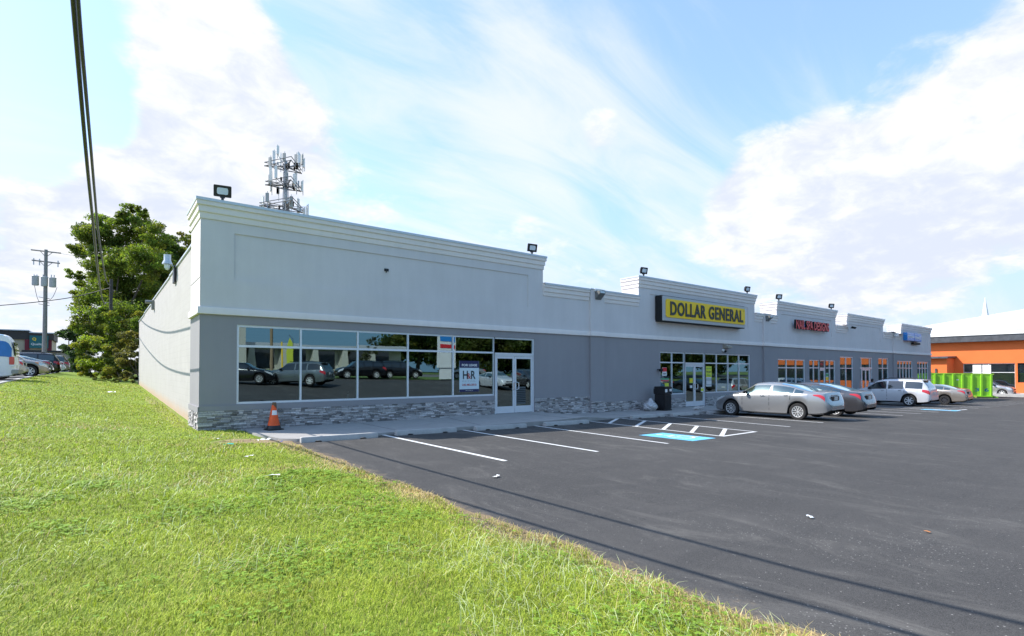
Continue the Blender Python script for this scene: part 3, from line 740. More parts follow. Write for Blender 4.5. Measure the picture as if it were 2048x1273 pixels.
sg = wall_thing('shop_sign', (24.4, FY, 3.96), 'big yellow box sign reading DOLLAR GENERAL above the shop entrance', 'sign')
SY = FY - .42; k = SY / FY
sx0, sx1, sz0, sz1 = 21.25 * k, 28.68 * k, 1.55 + (4.0 - 1.55) * k, 1.55 + (5.19 - 1.55) * k
b = MB(); b.box(sx0 - .03, sx1 + .03, SY + .06, FY - .01, sz0 - .03, sz1 + .03); child(b, 'cabinet', m_black, sg)
b = MB(); b.box(sx0, sx1, SY, SY + .06, sz0, sz1, bev=.015); child(b, 'frame', m_signgrey, sg, 30)
def rrect(x0, x1, z0, z1, r, y, n=5):
    P = []
    for cx, cz, a0 in ((x1 - r, z1 - r, 0), (x0 + r, z1 - r, 90), (x0 + r, z0 + r, 180), (x1 - r, z0 + r, 270)):
        P += [(cx + r * math.cos(R(a0 + 90 * i / n)), y, cz + r * math.sin(R(a0 + 90 * i / n))) for i in range(n + 1)]
    return P
b = MB(); b.prism(rrect(sx0 + .2, sx1 - .07, sz0 + .17, sz1 - .13, .12, SY + .002), (0, -.035, 0)); child(b, 'sign_face', m_yel, sg, 30)
b = MB(); t = put_text('lettering', 'DOLLAR GENERAL', sx0 + .50, sz0 + .27, sx1 - sx0 - .80, .66, SY - .035, m_charcoal, depth=.03, bold=.026, spacing=1.1); reparent(t, sg)
b = MB(); b.lathe([(.045, 0), (.045, .006)], 'Y', (sx1 - .22, SY - .044, sz1 - .25), 12); child(b, 'registered_mark', m_charcoal, sg)

ns = wall_thing('nail_salon_sign', (36.9, FY, 4.2), 'red channel letters reading NAIL SPA DESIGNS on the grey parapet', 'sign')
b = MB(); b.box(34.5, 39.2, FY - .16, FY - .013, 4.38, 4.58); child(b, 'raceway', m_blue, ns)
t = put_text('lettering', 'NAIL SPA DESIGNS', 34.5 * .99, 4.22, 4.72, .58, FY - .16, m_red, depth=.13, bold=.03, side=m_black, spacing=1.0); reparent(t, ns)
bs_ = wall_thing('tax_office_sign', (56.3, FY, 4.2), 'blue box sign with white lettering on the last grey parapet', 'sign')
b = MB(); b.box(54.1, 55.95, FY - .3, FY - .01, 4.2, 4.88, bev=.02); b.box(55.99, 57.8, FY - .3, FY - .01, 4.2, 4.88, bev=.02); child(b, 'blue_panel', m_blue, bs_, 30)
t = put_text('lettering', 'Jackson', 54.25, 4.36, 1.6, .36, FY - .302, m_white, depth=.01, bold=.02); reparent(t, bs_)
t = put_text('lettering', 'Hewitt', 56.1, 4.36, 1.5, .36, FY - .302, m_white, depth=.01, bold=.02); reparent(t, bs_)
b = MB(); b.box(56.1, 57.85, FY - .2, FY - .013, 3.93, 4.1, bev=.02); tag(b.build('black_box_sign', m_black, smooth=30), 'small black box sign under the blue sign', 'sign')
# damaged white flashing on the low parapet
b = MB(); b.grid([[(40.66, FY - .14, 4.82), (41.4, FY - .22, 4.90), (42.3, FY - .42, 4.79), (42.75, FY - .55, 4.72)], [(40.66, FY + .3, 4.86), (41.4, FY + .3, 4.93), (42.46, FY + .3, 5.0), (42.46, FY + .1, 4.95)]]); b.face([(42.3, FY - .42, 4.78), (42.78, FY - .55, 4.71), (42.78, FY - .45, 4.60), (42.3, FY - .3, 4.64)], 1)
tag(b.build('loose_flashing', [m_white, m_black], smooth=30), 'bent white metal flashing hanging off the low parapet right of the red letters', 'flashing')
b = MB(); b.grid([[(49.7, FY - .2, 4.72), (50.9, FY - .3, 4.80), (52.0, FY - .28, 4.70), (53.9, FY - .5, 4.66)], [(49.7, FY + .3, 4.8), (50.9, FY + .3, 4.86), (52, FY + .3, 4.8), (53.5, FY + .3, 4.78)]]); b.box(51.5, 51.9, FY - .35, FY - .13, 4.45, 4.7, 0)
tag(b.build('loose_flashing', [m_white, m_black], smooth=30), 'lifted white flashing on the low parapet left of the blue sign', 'flashing')
# high gable roof edge seen behind
b = MB(); b.box(31.2, 33.0, 24, 30, 4.5, 6.05); tag(b.build('rooftop_unit', pmat('tan_metal', (.45, .36, .20), .6)), 'tan rooftop box showing between two white cornices', 'rooftop unit')

b = MB(); b.tube([(7.15, FY + .03, 4.78), (7.12, FY - .06, 4.76), (7.1, FY - .07, 4.68)], .018, 6); b.box(7.08, 7.22, FY + .0, FY + .029, 4.74, 4.82)
tag(b.build('wall_bracket', m_dark), 'tiny dark bracket left on the big blank parapet panel', 'bracket')
# posters
def poster(name, x0, x1, z0, z1, label, bands, texts=(), y=None, cat='poster', group=None):
    y = y if y is not None else FY + .062
    t = wall_thing(name, ((x0 + x1) / 2, y, z0), label, cat, group)
    b = MB(); b.box(x0, x1, y, y + .004, z0, z1); child(b, 'sheet', bands[0][2], t)
    for i, (a, c, m_) in enumerate(bands[1:]):
        b = MB(); b.box(x0 + .005, x1 - .005, y - .003, y - .0005, z0 + (z1 - z0) * a, z0 + (z1 - z0) * c); child(b, 'printed_band', m_, t)
    for (txt, u0, u1, v0, v1, m_, bo) in texts:
        W, H_ = x1 - x0, z1 - z0
        reparent(put_text('lettering', txt, x0 + u0 * W, z0 + v0 * H_, (u1 - u0) * W, (v1 - v0) * H_, y - .005, m_, bold=bo), t)
    return t
m_paper = flatcol('poster_paper', (.62, .72, .76), .6); m_navy = flatcol('navy_ink', (.02, .022, .09), .5); m_ink = flatcol('dark_ink', (.03, .04, .045), .5); m_redink = flatcol('red_ink', (.5, .08, .07), .5); m_lime = flatcol('lime_paper', (.62, .68, .06), .6)
m_green = flatcol('green_ink', (.02, .30, .12), .5); m_pinkish = flatcol('grey_ink', (.45, .47, .48), .6)
poster('lease_poster', 9.90, 10.72, .84, 1.93, 'FOR LEASE poster in navy and white inside the last window left of the double door', [(0, 1, m_paper), (.775, 1, m_navy), (.0, .085, m_navy)],
       [('FOR LEASE', .12, .9, .825, .9, m_white, .03), ('H R', .17, .82, .41, .68, m_ink, .02), ('&', .36, .58, .42, .60, m_redink, .02), ('RETAIL', .14, .84, .325, .365, m_pinkish, 0), ('240.482.3810', .13, .86, .195, .26, m_redink, .02), ('www.hrretail.com', .30, .68, .03, .06, m_white, 0)])
poster('green_poster', 24.90, 25.42, 1.28, 1.83, 'lime green poster taped inside the pane right of the shop door', [(0, 1, m_lime)], [('NOW HIRING', .1, .9, .74, .86, m_green, .02), ('Bargain', .08, .92, .38, .56, m_ink, .03), ('Store', .2, .8, .1, .24, m_green, .02)])
poster('notice_sheet', 24.92, 25.40, .78, 1.26, 'white notice sheets below the lime green poster', [(0, 1, m_white), (.45, .5, m_pinkish), (.6, .9, m_pinkish), (.08, .3, m_pinkish)])
poster('red_sticker', 21.25, 21.6, 1.35, 1.75, 'red and white window sticker behind the trash bin', [(0, 1, m_white), (.5, .98, m_red)], [('PUSH', .2, .8, .15, .35, m_ink, .02)], cat='sticker')
poster('small_sticker', 21.15, 21.75, 1.08, 1.24, 'green and red strip sticker under the red window sticker', [(0, 1, m_pinkish), (.55, .95, m_green), (.05, .4, m_red)], cat='sticker')
poster('lime_sticker', 21.45, 21.75, .8, 1.0, 'small lime sticker low in the first pane behind the bin', [(0, 1, m_lime)], cat='sticker')
poster('white_sticker', 21.3, 21.85, .55, .74, 'pale paper strip at the bottom of the first pane behind the bin', [(0, 1, m_white), (.3, .6, m_pinkish)], cat='sticker')
poster('door_notice', 23.42, 23.7, .98, 1.22, 'yellow notice on the left shop door leaf', [(0, 1, m_lime), (.3, .7, m_yel)], y=FY + .04, cat='notice')
poster('door_notice', 23.46, 23.66, .73, .86, 'small white notice under the yellow one on the shop door', [(0, 1, m_white)], y=FY + .04, cat='notice')
poster('door_notice', 24.4, 24.64, .50, .74, 'yellow and white notice on the right shop door leaf', [(0, 1, m_white), (.2, .8, m_lime)], y=FY + .04, cat='notice')
poster('hours_notice', 12.42, 12.86, .33, .98, 'small dark printed lines low on the right glass door leaf', [(0, 1, flatcol('faint_film', (.09, .11, .12), .5))] + [(.1 + .11 * i, .15 + .11 * i, m_black) for i in range(8)], y=FY + .06, cat='notice')
poster('aqua_poster', 39.1, 39.55, .95, 1.45, 'aqua and yellow poster in the nail salon window', [(0, 1, m_paper), (.05, .45, m_yel), (.55, .95, m_green)])
poster('blue_notice', 38.25, 38.8, .15, .62, 'white and blue notice on the nail salon door', [(0, 1, m_white), (.15, .6, m_blue)], y=FY + .04, cat='notice')
poster('open_sign', 38.2, 38.75, 1.86, 2.25, 'lit red window sign above the nail salon door', [(0, 1, m_dark)], [('OPEN', .15, .85, .3, .7, m_red, .03)], cat='sign')
# paper cup on the sill
b = MB(); b.lathe([(0, 0), (.032, 0), (.045, .12), (.05, .125), (.05, .135), (.0, .137)], 'Z', (0, 0, 0), 16); b.tube([(.01, 0, .135), (.03, 0, .2)], .005, 6)
o = b.build('paper_cup', m_white, smooth=40); o.location = (5.98, FY + .2, .74); tag(o, 'white paper cup with straw standing inside the second window', 'cup')
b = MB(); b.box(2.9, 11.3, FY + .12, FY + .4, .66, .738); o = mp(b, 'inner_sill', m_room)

# ------------------------------------------------------------------ lights and cameras on the building
m_lens = pmat('lamp_lens', (.62, .70, .78), .15, spec=.8)
def floodlight(x, z, yaw, lab):
    t = empty('floodlight', (x, FY + .02, z), yaw, lab, 'floodlight', 'floodlights along the parapet')
    b = MB(); b.tube([(0, 0, -.02), (0, 0, .12)], .035, 8); b.box(-.06, .06, -.02, .05, .10, .14); b.build('stem', m_dark, t)
    M = Matrix.Translation((0, -.02, .27)) @ Matrix.Rotation(R(12), 4, 'X')
    b = MB(); b.box(-.21, .21, -.03, .03, -.15, .15, M=M, bev=.012); b.box(-.15, .15, .03, .09, -.1, .1, M=M)
    for i in range(6): b.box(-.14 + i * .052, -.13 + i * .052, .09, .12, -.1, .1, M=M)
    b.build('housing', m_dark, t, smooth=30)
    b = MB(); P = [(p[0], p[1], p[2]) for p in rrect(-.13, .13, -.085, .085, .04, -.032)]; b.face([M @ Vector(p) for p in P][::-1]); b.build('lens', m_lens, t)
    return t
floodlight(2.50, 6.06, R(-10), 'black floodlight above the left corner of the building'); floodlight(13.15, 6.06, R(-8), 'black floodlight at the right end of the first tall parapet')
floodlight(19.85, 5.95, R(-8), 'black floodlight above the left end of the yellow sign'); floodlight(28.95, 5.95, R(-8), 'black floodlight above the right end of the yellow sign')
floodlight(32.6, 5.83, R(-25), 'floodlight left above the red letters'); floodlight(40.0, 5.83, R(-25), 'floodlight right above the red letters')
m_lamp = pmat('lamp_bronze', (.22, .22, .21), .4, .5); m_galv = pmat('galvanised', (.50, .53, .56), .4, .6)
wp = wall_thing('wall_lamp', (16.66, FY - .1, 4.75), 'grey wedge wall lamp at the top of the first pilaster', 'wall lamp')
b = MB(); b.prism([(16.5, FY - .1, 4.98), (16.5, FY - .38, 4.94), (16.5, FY - .38, 4.84), (16.5, FY - .12, 4.60)], (.34, 0, 0)); child(b, 'housing', m_lamp, wp)
b = MB(); b.box(16.45, 16.86, FY - .16, FY - .1, 4.94, 5.05); child(b, 'cap', m_white, wp); b = MB(); b.face([(16.53, FY - .385, 4.93), (16.81, FY - .385, 4.93), (16.81, FY - .385, 4.85), (16.53, FY - .385, 4.85)][::-1]); child(b, 'lens', m_lens, wp)
wp = wall_thing('wall_lamp', (30.9, FY - .1, 4.6), 'grey wall lamp at the top of the second pilaster', 'wall lamp')
b = MB(); b.prism([(30.75, FY - .1, 4.84), (30.75, FY - .36, 4.8), (30.75, FY - .36, 4.7), (30.75, FY - .12, 4.5)], (.34, 0, 0)); child(b, 'housing', m_lamp, wp)
b = MB(); b.face([(30.8, FY - .365, 4.79), (31.05, FY - .365, 4.79), (31.05, FY - .365, 4.71), (30.8, FY - .365, 4.71)][::-1]); child(b, 'lens', m_lens, wp)
wp = wall_thing('wall_lamp', (26.6, FY, 2.95), 'tan wedge wall lamp over the shop window', 'wall lamp')
b = MB(); b.prism([(26.4, FY, 3.04), (26.4, FY - .3, 2.9), (26.4, FY - .3, 2.82), (26.4, FY, 2.78)], (.42, 0, 0)); child(b, 'housing', pmat('tan_lamp', (.33, .30, .25), .5), wp)
sc_ = wall_thing('security_camera', (26.35, FY, 2.68), 'white dome camera under the tan wall lamp', 'camera')
b = MB(); b.tube([(26.35, FY, 2.7), (26.35, FY - .12, 2.66)], .07, 12); child(b, 'bracket', m_white, sc_, 40); b = MB(); b.lathe([(0, -.075), (.05, -.055), (.07, 0), (.05, .05)], 'Y', (26.38, FY - .15, 2.63), 14); child(b, 'lens', m_black, sc_, 60)
b = MB(); b.box(20.78, 20.86, FY - .14, FY, 1.62, 1.66); b.box(20.72, 20.88, FY - .26, FY - .12, 1.56, 1.68, bev=.02); b.box(20.9, 20.98, FY - .2, FY - .1, 1.60, 1.67)
tag(b.build('security_camera', m_black, smooth=30), 'small black camera on the wall left of the shop window', 'camera')
# side wall fittings
sl = wall_thing('side_wall_lamp', (2.0, 22.3, 5.2), 'galvanised barn lamp with glass jar high on the block side wall', 'wall lamp')
b = MB(); b.box(2.0, 2.1, 22.25, 22.75, 4.72, 5.32); child(b, 'bracket', m_dark, sl)
b = MB(); b.lathe([(.0, .26), (.11, .25), (.11, .05), (.16, -.06), (.16, -.09), (.0, -.09)], 'Z', (1.80, 22.3, 5.42), 16); b.tube([(1.80, 22.3, 5.45), (2.05, 22.4, 5.2)], .03, 8); child(b, 'shade', m_galv, sl, 40)
b = MB(); b.lathe([(.09, 0), (.09, -.1), (.05, -.18), (0, -.2)], 'Z', (1.80, 22.3, 5.32), 12); child(b, 'glass_jar', m_lens, sl, 60)
b = MB(); b.box(1.96, 2.08, 32.2, 32.7, 4.68, 5.14, bev=.02); b.tube([(1.7, 32.4, 5.05), (2.0, 32.4, 5.05)], .09, 8)
tag(b.build('side_wall_lamp', m_lamp, smooth=40), 'small dark wall pack lamp farther back on the block side wall', 'wall lamp')

# ------------------------------------------------------------------ small things in front
cn = empty('traffic_cone', (3.66, 15.22, .0), R(8), 'worn orange traffic cone with a broken tip and black base', 'traffic cone')
b = MB(); b.box(-.20, .20, -.20, .20, 0, .035, bev=.012); b.lathe([(.185, .035), (.165, .085), (.155, .12)], 'Z', n=20); b.build('base', m_dark, cn, smooth=35)
b = MB(); b.lathe([(.155, .10), (.15, .14), (.105, .36), (.062, .60), (.05, .66)], 'Z', n=20); b.build('body', m_orange_cone, cn, smooth=50)
b = MB(); b.lathe([(.06, .56), (.06, .66), (.048, .73), (.03, .70)], 'Z', (.012, 0, 0), n=9); b.build('torn_tip', pmat('cone_tip', (.16, .09, .05), .8), cn)
b = MB(); rows = []
for z in (.40, .52):
    r = .155 - (z - .14) * .20 + .004; r = {.40: .100, .52: .079}[z]; rows.append([(r * math.cos(a), r * math.sin(a), z) for a in [R(-140 + 8 * i) for i in range(12)]])
b.grid(rows[::-1]); b.build('label', m_white, cn)

bn = empty('trash_bin', (20.2, 15.1, -.2), R(4), 'tall square black trash bin beside the shop window', 'trash bin')
b = MB(); b.box(-.30, .30, -.28, .28, .0, .06, bev=.01); b.box(-.29, .29, -.27, .27, .06, .72, bev=.03)
for i in range(5): b.box(-.24 + i * .1, -.2 + i * .1, -.278, -.27, .1, .68)
b.build('body', m_dark, bn, smooth=30)
b = MB(); b.box(-.31, .31, -.29, .29, .72, .80, bev=.02); b.box(-.31, .31, -.29, .29, .98, 1.08, bev=.03)
for x in (-.31, .22): b.box(x, x + .09, -.29, .29, .79, .99)
b.box(-.05, .05, -.285, -.2, .79, .99); b.build('hood', m_dark, bn, smooth=30)
b = MB(); b.box(-.2, .2, -.24, .24, .79, .98); b.build('inner_bin', m_black, bn)
b = MB(); b.box(-.28, -.10, -.296, -.291, .83, .97); b.box(.07, .25, -.296, -.291, .86, .97); b.build('sticker', m_white, bn)
bm = bmesh.new(); bmesh.ops.create_icosphere(bm, subdivisions=5, radius=1)
from mathutils import noise as mn
for v in bm.verts:
    p = v.co.copy(); n_ = mn.fractal(p * 1.7, 1., 2., 4) * .16 + abs(mn.noise(p * 5)) * .10 + abs(mn.noise(p * 11 + Vector((3, 1, 2)))) * .05
    v.co = Vector((p.x * .36, p.y * .29, p.z * .22)) * (1 + n_ - .05); v.co.z += .20
    if p.z > .82: v.co.z += (p.z - .82) * .9; v.co.x *= .7
    v.co.z = max(v.co.z, 0)
b = MB(); b.bm(bm)
m_bag = pmat('clear_plastic_bag', (.42, .42, .43), .22, var=.35, vs=7, coat=.6, dirt=.6, ds=4, dc=(.30, .24, .16))
o = b.build('trash_bag', m_bag, smooth=70); o.location = (19.35, 15.15, -.2); tag(o, 'full clear plastic trash bag slumped left of the bin', 'trash bag')
b = MB()
for i in range(14):
    a = random.uniform(0, 6.28); r = random.uniform(0, .16); s = random.uniform(.05, .1); x, y = r * math.cos(a) * 1.5, r * math.sin(a); z = .05 + random.uniform(0, .1)
    b.face([(x - s, y, z - .04), (x + s, y - s * .5, z + random.uniform(-.05, .05)), (x + s * .6, y + s, z + random.uniform(0, .06)), (x - s, y + s, z)])
b.box(-.2, .16, -.1, .1, 0, .05)
o = b.build('crumpled_newspaper', pmat('newsprint', (.42, .40, .38), .9, var=.6, vs=25)); o.location = (21.7, 14.25, swz(21.7)); tag(o, 'crumpled grey newspaper on the sidewalk right of the bin', 'newspaper')

def litter(name, x, y, size, c, lab, z=None, rz=0, el=1.):
    b = MB(); n = 5; rows = []
    for i in range(n):
        rows.append([((i / (n - 1) - .5) * size * el, (j / 2 - .5) * size * .5, .015 + abs(mn.noise(Vector((i * .9 + x, j * .8 + y, 0)))) * size * .35) for j in range(3)])
    b.grid(rows); o = b.build(name, pmat('litter_' + name, c, .6, var=.2, vs=30), smooth=40); o.location = (x, y, z if z is not None else (asph(x, y) if x > 3.5 else lawn(x, y) + .05)); o.rotation_euler = (0, 0, rz); tag(o, lab, 'litter')
litter('paper_strip', 1.95, 8.17, .13, (.72, .72, .72), 'white paper strip lying in the grass', rz=R(-20), el=1.6)
litter('paper_scrap', 2.07, 10.29, .16, (.70, .66, .66), 'pale crumpled wrapper in the grass', rz=R(40))
litter('bottle_cap', 4.80, 6.66, .12, (.66, .66, .66), 'small white scrap on the asphalt beside the wire shadow', rz=.3)
litter('paper_chip', 6.25, 2.72, .09, (.70, .72, .74), 'white chip on the open asphalt', rz=.9)
litter('leaf', 6.6, 1.75, .06, (.55, .20, .04), 'orange dead leaf on the asphalt', rz=.9)
litter('plastic_cup', 2.87, 12.75, .26, (.70, .70, .70), 'crushed white cup on the bare soil by the sidewalk', rz=.2)
litter('blue_wrapper', 3.12, 12.45, .14, (.04, .12, .5), 'blue wrapper on the bare soil', rz=.5)
litter('teal_wrapper', 2.07, 12.2, .18, (.02, .38, .30), 'teal wrapper in the grass', rz=.1)
litter('white_wrapper', 2.1, 13.4, .14, (.70, .72, .74), 'white wrapper near the stone corner', rz=.1)
litter('paper_sheet', .37, 31.8, .35, (.70, .70, .70), 'white paper lying on the far lawn', rz=.1)

# ------------------------------------------------------------------ vehicles
def paint(name, c, metal=.6, rough=.27, coat=.9): 
    return pmat(name, c, rough, metal, coat=coat, var=.03, vs=1.5)
m_tyre = pmat('tyre_rubber', (.018, .017, .017), .85, var=.15, vs=20); m_rim = pmat('alloy_rim', (.72, .72, .71), .35, .25); m_rimdark = pmat('dark_rim', (.10, .10, .11), .4, .6)
m_under = pmat('wheel_well', (.006, .006, .006), .9); m_trimk = pmat('black_trim', (.015, .015, .016), .4)
m_cglass = pmat('car_glass', (.012, .018, .022), .03, spec=1., coat=1.)
m_cglassl = glass_mat('car_glass_light', (.34, .40, .40), .20)
m_tail = pmat('tail_light_red', (.50, .006, .012), .12, coat=1.); m_head = pmat('head_light', (.60, .62, .64), .12, .3, coat=1.); m_amber = pmat('amber_light', (.75, .25, .03), .15, coat=1.); m_plate = pmat('licence_plate', (.60, .60, .58), .5, var=.25, vs=60)
def herm(x, P):
    if x <= P[0][0]: return P[0][1]
    if x >= P[-1][0]: return P[-1][1]
    n = len(P)
    for i in range(n - 1):
        if x <= P[i + 1][0]: break
    d = [(P[j + 1][1] - P[j][1]) / (P[j + 1][0] - P[j][0]) for j in range(n - 1)]
    def m_(j):
        if j == 0: return d[0]
        if j == n - 1: return d[-1]
        return 0 if d[j - 1] * d[j] <= 0 else 2 * d[j - 1] * d[j] / (d[j - 1] + d[j])
    h = P[i + 1][0] - P[i][0]; t = (x - P[i][0]) / h
    return (2 * t ** 3 - 3 * t * t + 1) * P[i][1] + (t ** 3 - 2 * t * t + t) * h * m_(i) + (-2 * t ** 3 + 3 * t * t) * P[i + 1][1] + (t ** 3 - t * t) * h * m_(i + 1)

class Car:
    def __init__(s, L, W, H, wb, axf, top, sh, roofw, wr=.335, gc=.2, nose=(.62, .80, .90), tail=(.62, .86, .94), box=False):
        """x forward, origin mid-length on the ground. top/sh: [(x, z)] height of the centre line and of the shoulder. axf: x of front axle"""
        s.L, s.W, s.H, s.wb, s.axf, s.axr, s.top, s.sh, s.roofw, s.wr, s.gc, s.box = L, W, H, wb, axf, axf - wb, top, sh, roofw, wr, gc, box
        h = L / 2
        s.hwP = [(-h, W / 2 * tail[0]), (-h + .08, W / 2 * tail[1]), (-h + .35, W / 2 * tail[2]), (-h + 1., W / 2), (h - 1.2, W / 2), (h - .45, W / 2 * nose[2]), (h - .14, W / 2 * nose[1]), (h, W / 2 * nose[0])]
        s.botP = [(-h, .42), (-h + .12, .30), (-h + .6, .24), (0, gc), (h - .6, .21), (h - .1, .23), (h, .34)]
    def sect(s, x):
        hw = herm(x, s.hwP); zt = herm(x, s.top); zs = min(herm(x, s.sh), zt - .004); zb = min(herm(x, s.botP), zs - .08)
        arch = 0
        for a in (s.axf, s.axr):
            d = abs(x - a); Ra = s.wr + .055
            if d < Ra: arch = max(arch, math.sqrt(Ra * Ra - d * d) + s.wr - .01)
        z0 = max(zb, min(arch, zs - .05))
        fl = 1.0 + (.012 if arch > zb else 0)
        c = min(1, max(0, (zt - zs) / .38)); ws = hw * (.95 if not s.box else .98)
        we = lerp(ws * .90, s.roofw, c); ze = zt - lerp(.012, .075, c)
        h = zs - z0
        rows = [(hw * .90, z0 + .0), (hw * .975 * fl, z0 + min(.05, h * .15)), (hw * fl, z0 + h * .35), (hw * 1.0, z0 + h * .62), (hw * .985, z0 + h * .86), (ws, zs)]
        for t in (.33, .66, 1.): rows.append((lerp(ws, we, t) + .012 * math.sin(math.pi * t) * c, lerp(zs, ze, t)))
        rows += [(we * .93, lerp(ze, zt, .45)), (we * .75, lerp(ze, zt, .8)), (we * .4, lerp(ze, zt, .96)), (0, zt)]
        return rows
    NR = 12
    def at(s, x, t, off=0):
        r = s.sect(x); i = min(int(t), s.NR - 1); f = t - i
        y = lerp(r[i][0], r[i + 1][0], f); z = lerp(r[i][1], r[i + 1][1], f)
        if off:
            dy = r[i + 1][0] - r[i][0]; dz = r[i + 1][1] - r[i][1]; l = math.hypot(dy, dz) or 1
            x2 = x + .02; r2 = s.sect(x2); y2 = lerp(r2[i][0], r2[i + 1][0], f); z2 = lerp(r2[i][1], r2[i + 1][1], f)
            n = Vector((.02, y2 - y, z2 - z)).cross(Vector((0, dy / l, dz / l))); n.normalize()
            if n.y * 1 + n.z * .3 < 0: n = -n
            return Vector((x, y, z)) + n * off
        return Vector((x, y, z))
    def stations(s):
        h = s.L / 2; xs = set([-h, -h + .03, -h + .08, -h + .15, h - .15, h - .08, h - .03, h])
        x = -h + .2
        while x < h - .18: xs.add(round(x, 3)); x += .07
        for a in (s.axf, s.axr):
            Ra = s.wr + .055
            for k in range(0, 181, 9): xs.add(round(a + Ra * math.cos(R(k)), 4))
        xs = sorted(xs); out = [xs[0]]
        for x in xs[1:]:
            if x - out[-1] > .008: out.append(x)
        return out
    def body(s, mats, parent, darklow=None):
        b = MB(); rows = []
        for x in s.stations():
            r = s.sect(x); rows.append([(x, -y, z) for y, z in r] + [(x, y, z) for y, z in r[-2::-1]])
        n = len(rows[0]); xs = s.stations()
        def mm(i, j):
            jj = min(j, n - 2 - j)
            if darklow and jj <= darklow[2] and (xs[i] < darklow[0] or xs[i] > darklow[1]): return 1
            if darklow and len(darklow) > 3 and jj <= 0: return 1
            return 0
        b.grid(rows, mm)
        b.face([rows[0][i] for i in range(n)]); b.face([rows[-1][i] for i in range(n)][::-1])
        return b.build('body', mats, parent, smooth=38)
    def patch(s, name, mat, parent, x0, x1, t0, t1, off=.006, nx=10, nt=4, sides=(1, -1), tf=None, smooth=60):
        """strip on the body surface; t0/t1 may be functions of x"""
        b = MB(); f0 = t0 if callable(t0) else (lambda x: t0); f1 = t1 if callable(t1) else (lambda x: t1)
        for sd in sides:
            rows = []
            for i in range(nx + 1):
                x = lerp(x0, x1, i / nx); a, c = f0(x), f1(x)
                rows.append([(lambda p: (p.x, p.y * sd, p.z))(s.at(x, lerp(a, c, j / nt), off)) for j in range(nt + 1)])
            b.grid(rows if sd > 0 else rows[::-1])
        return b.build(name, mat, parent, smooth=smooth)
    def screen(s, name, mat, parent, x0, x1, tw=8.6, nx=8, off=.008):
        b = MB(); rows = []
        for i in range(nx + 1):
            x = lerp(x0, x1, i / nx); P = [s.at(x, lerp(tw, 12, j / 5), 0) + Vector((0, 0, off)) for j in range(6)]
            rows.append([(p.x, -p.y, p.z) for p in P] + [tuple(p) for p in P[-2::-1]])
        b.grid(rows); return b.build(name, mat, parent, smooth=60)
def wheel_proto(r, wd, spokes, rimm, style=0):
    t = bpy.data.objects.new('wheel', None); col.objects.link(t); t.empty_display_size = .1
    k = r * .66
    b = MB(); b.lathe([(k * .96, -wd * .42), (k, -wd * .5), (r * .93, -wd * .5), (r * .985, -wd * .40), (r, -wd * .25), (r, wd * .25), (r * .985, wd * .40), (r * .93, wd * .5), (k, wd * .5), (k * .96, wd * .42)], 'Y', n=36); ty = b.build('tyre', m_tyre, t, smooth=40)
    b = MB(); b.lathe([(0, -wd * .22), (k * .93, -wd * .22), (k * .93, -wd * .46), (k * 1.01, -wd * .49)], 'Y', n=36, m=0)
    b2 = MB(); b2.lathe([(k * .90, -wd * .42), (k * .93, -wd * .485), (k * 1.01, -wd * .50)], 'Y', n=36)
    b2.lathe([(0, -wd * .44), (k * .17, -wd * .43), (k * .20, -wd * .38)], 'Y', n=16)
    for i in range(spokes):
        a = 2 * math.pi * i / spokes; M = Matrix.Rotation(a, 4, 'Y')
        if style == 1:                       # split spokes
            for q in (-1, 1):
                P = [(k * .12, -.0 + q * .045 * k * 2), (k * .93, q * .10 * k + q * .05 * k), (k * .93, q * .10 * k + q * .19 * k), (k * .12, q * .14 * k)]
                b2.prism([M @ Vector((x, -wd * .41, z)) for x, z in P], M.to_3x3() @ Vector((0, .03, 0)))
        else:
            wd2 = .16 * k * (5 / spokes) ** .5
            P = [(k * .10, -wd2), (k * .93, -wd2 * .85), (k * .93, wd2 * .85), (k * .10, wd2)]
            b2.prism([M @ Vector((x, -wd * .42, z)) for x, z in P], M.to_3x3() @ Vector((0, .03, 0)))
    b.build('wheel_disc', m_under, t, smooth=40); b2.build('rim', rimm, t, smooth=40)
    return t
def put_wheels(car, root, proto, first, track=None):
    for x in (car.axf, car.axr):
        for sd in (-1, 1):
            if first and not proto.get('used'): w_ = proto; proto['used'] = 1
            else: w_ = copy_tree(proto)
            w_.parent = root; w_.location = (x, sd * (car.W / 2 - .115), car.wr); w_.rotation_euler = (0, 0, 0 if sd < 0 else math.pi)
    for o in root.children: 
        if 'used' in o.keys(): del o['used']
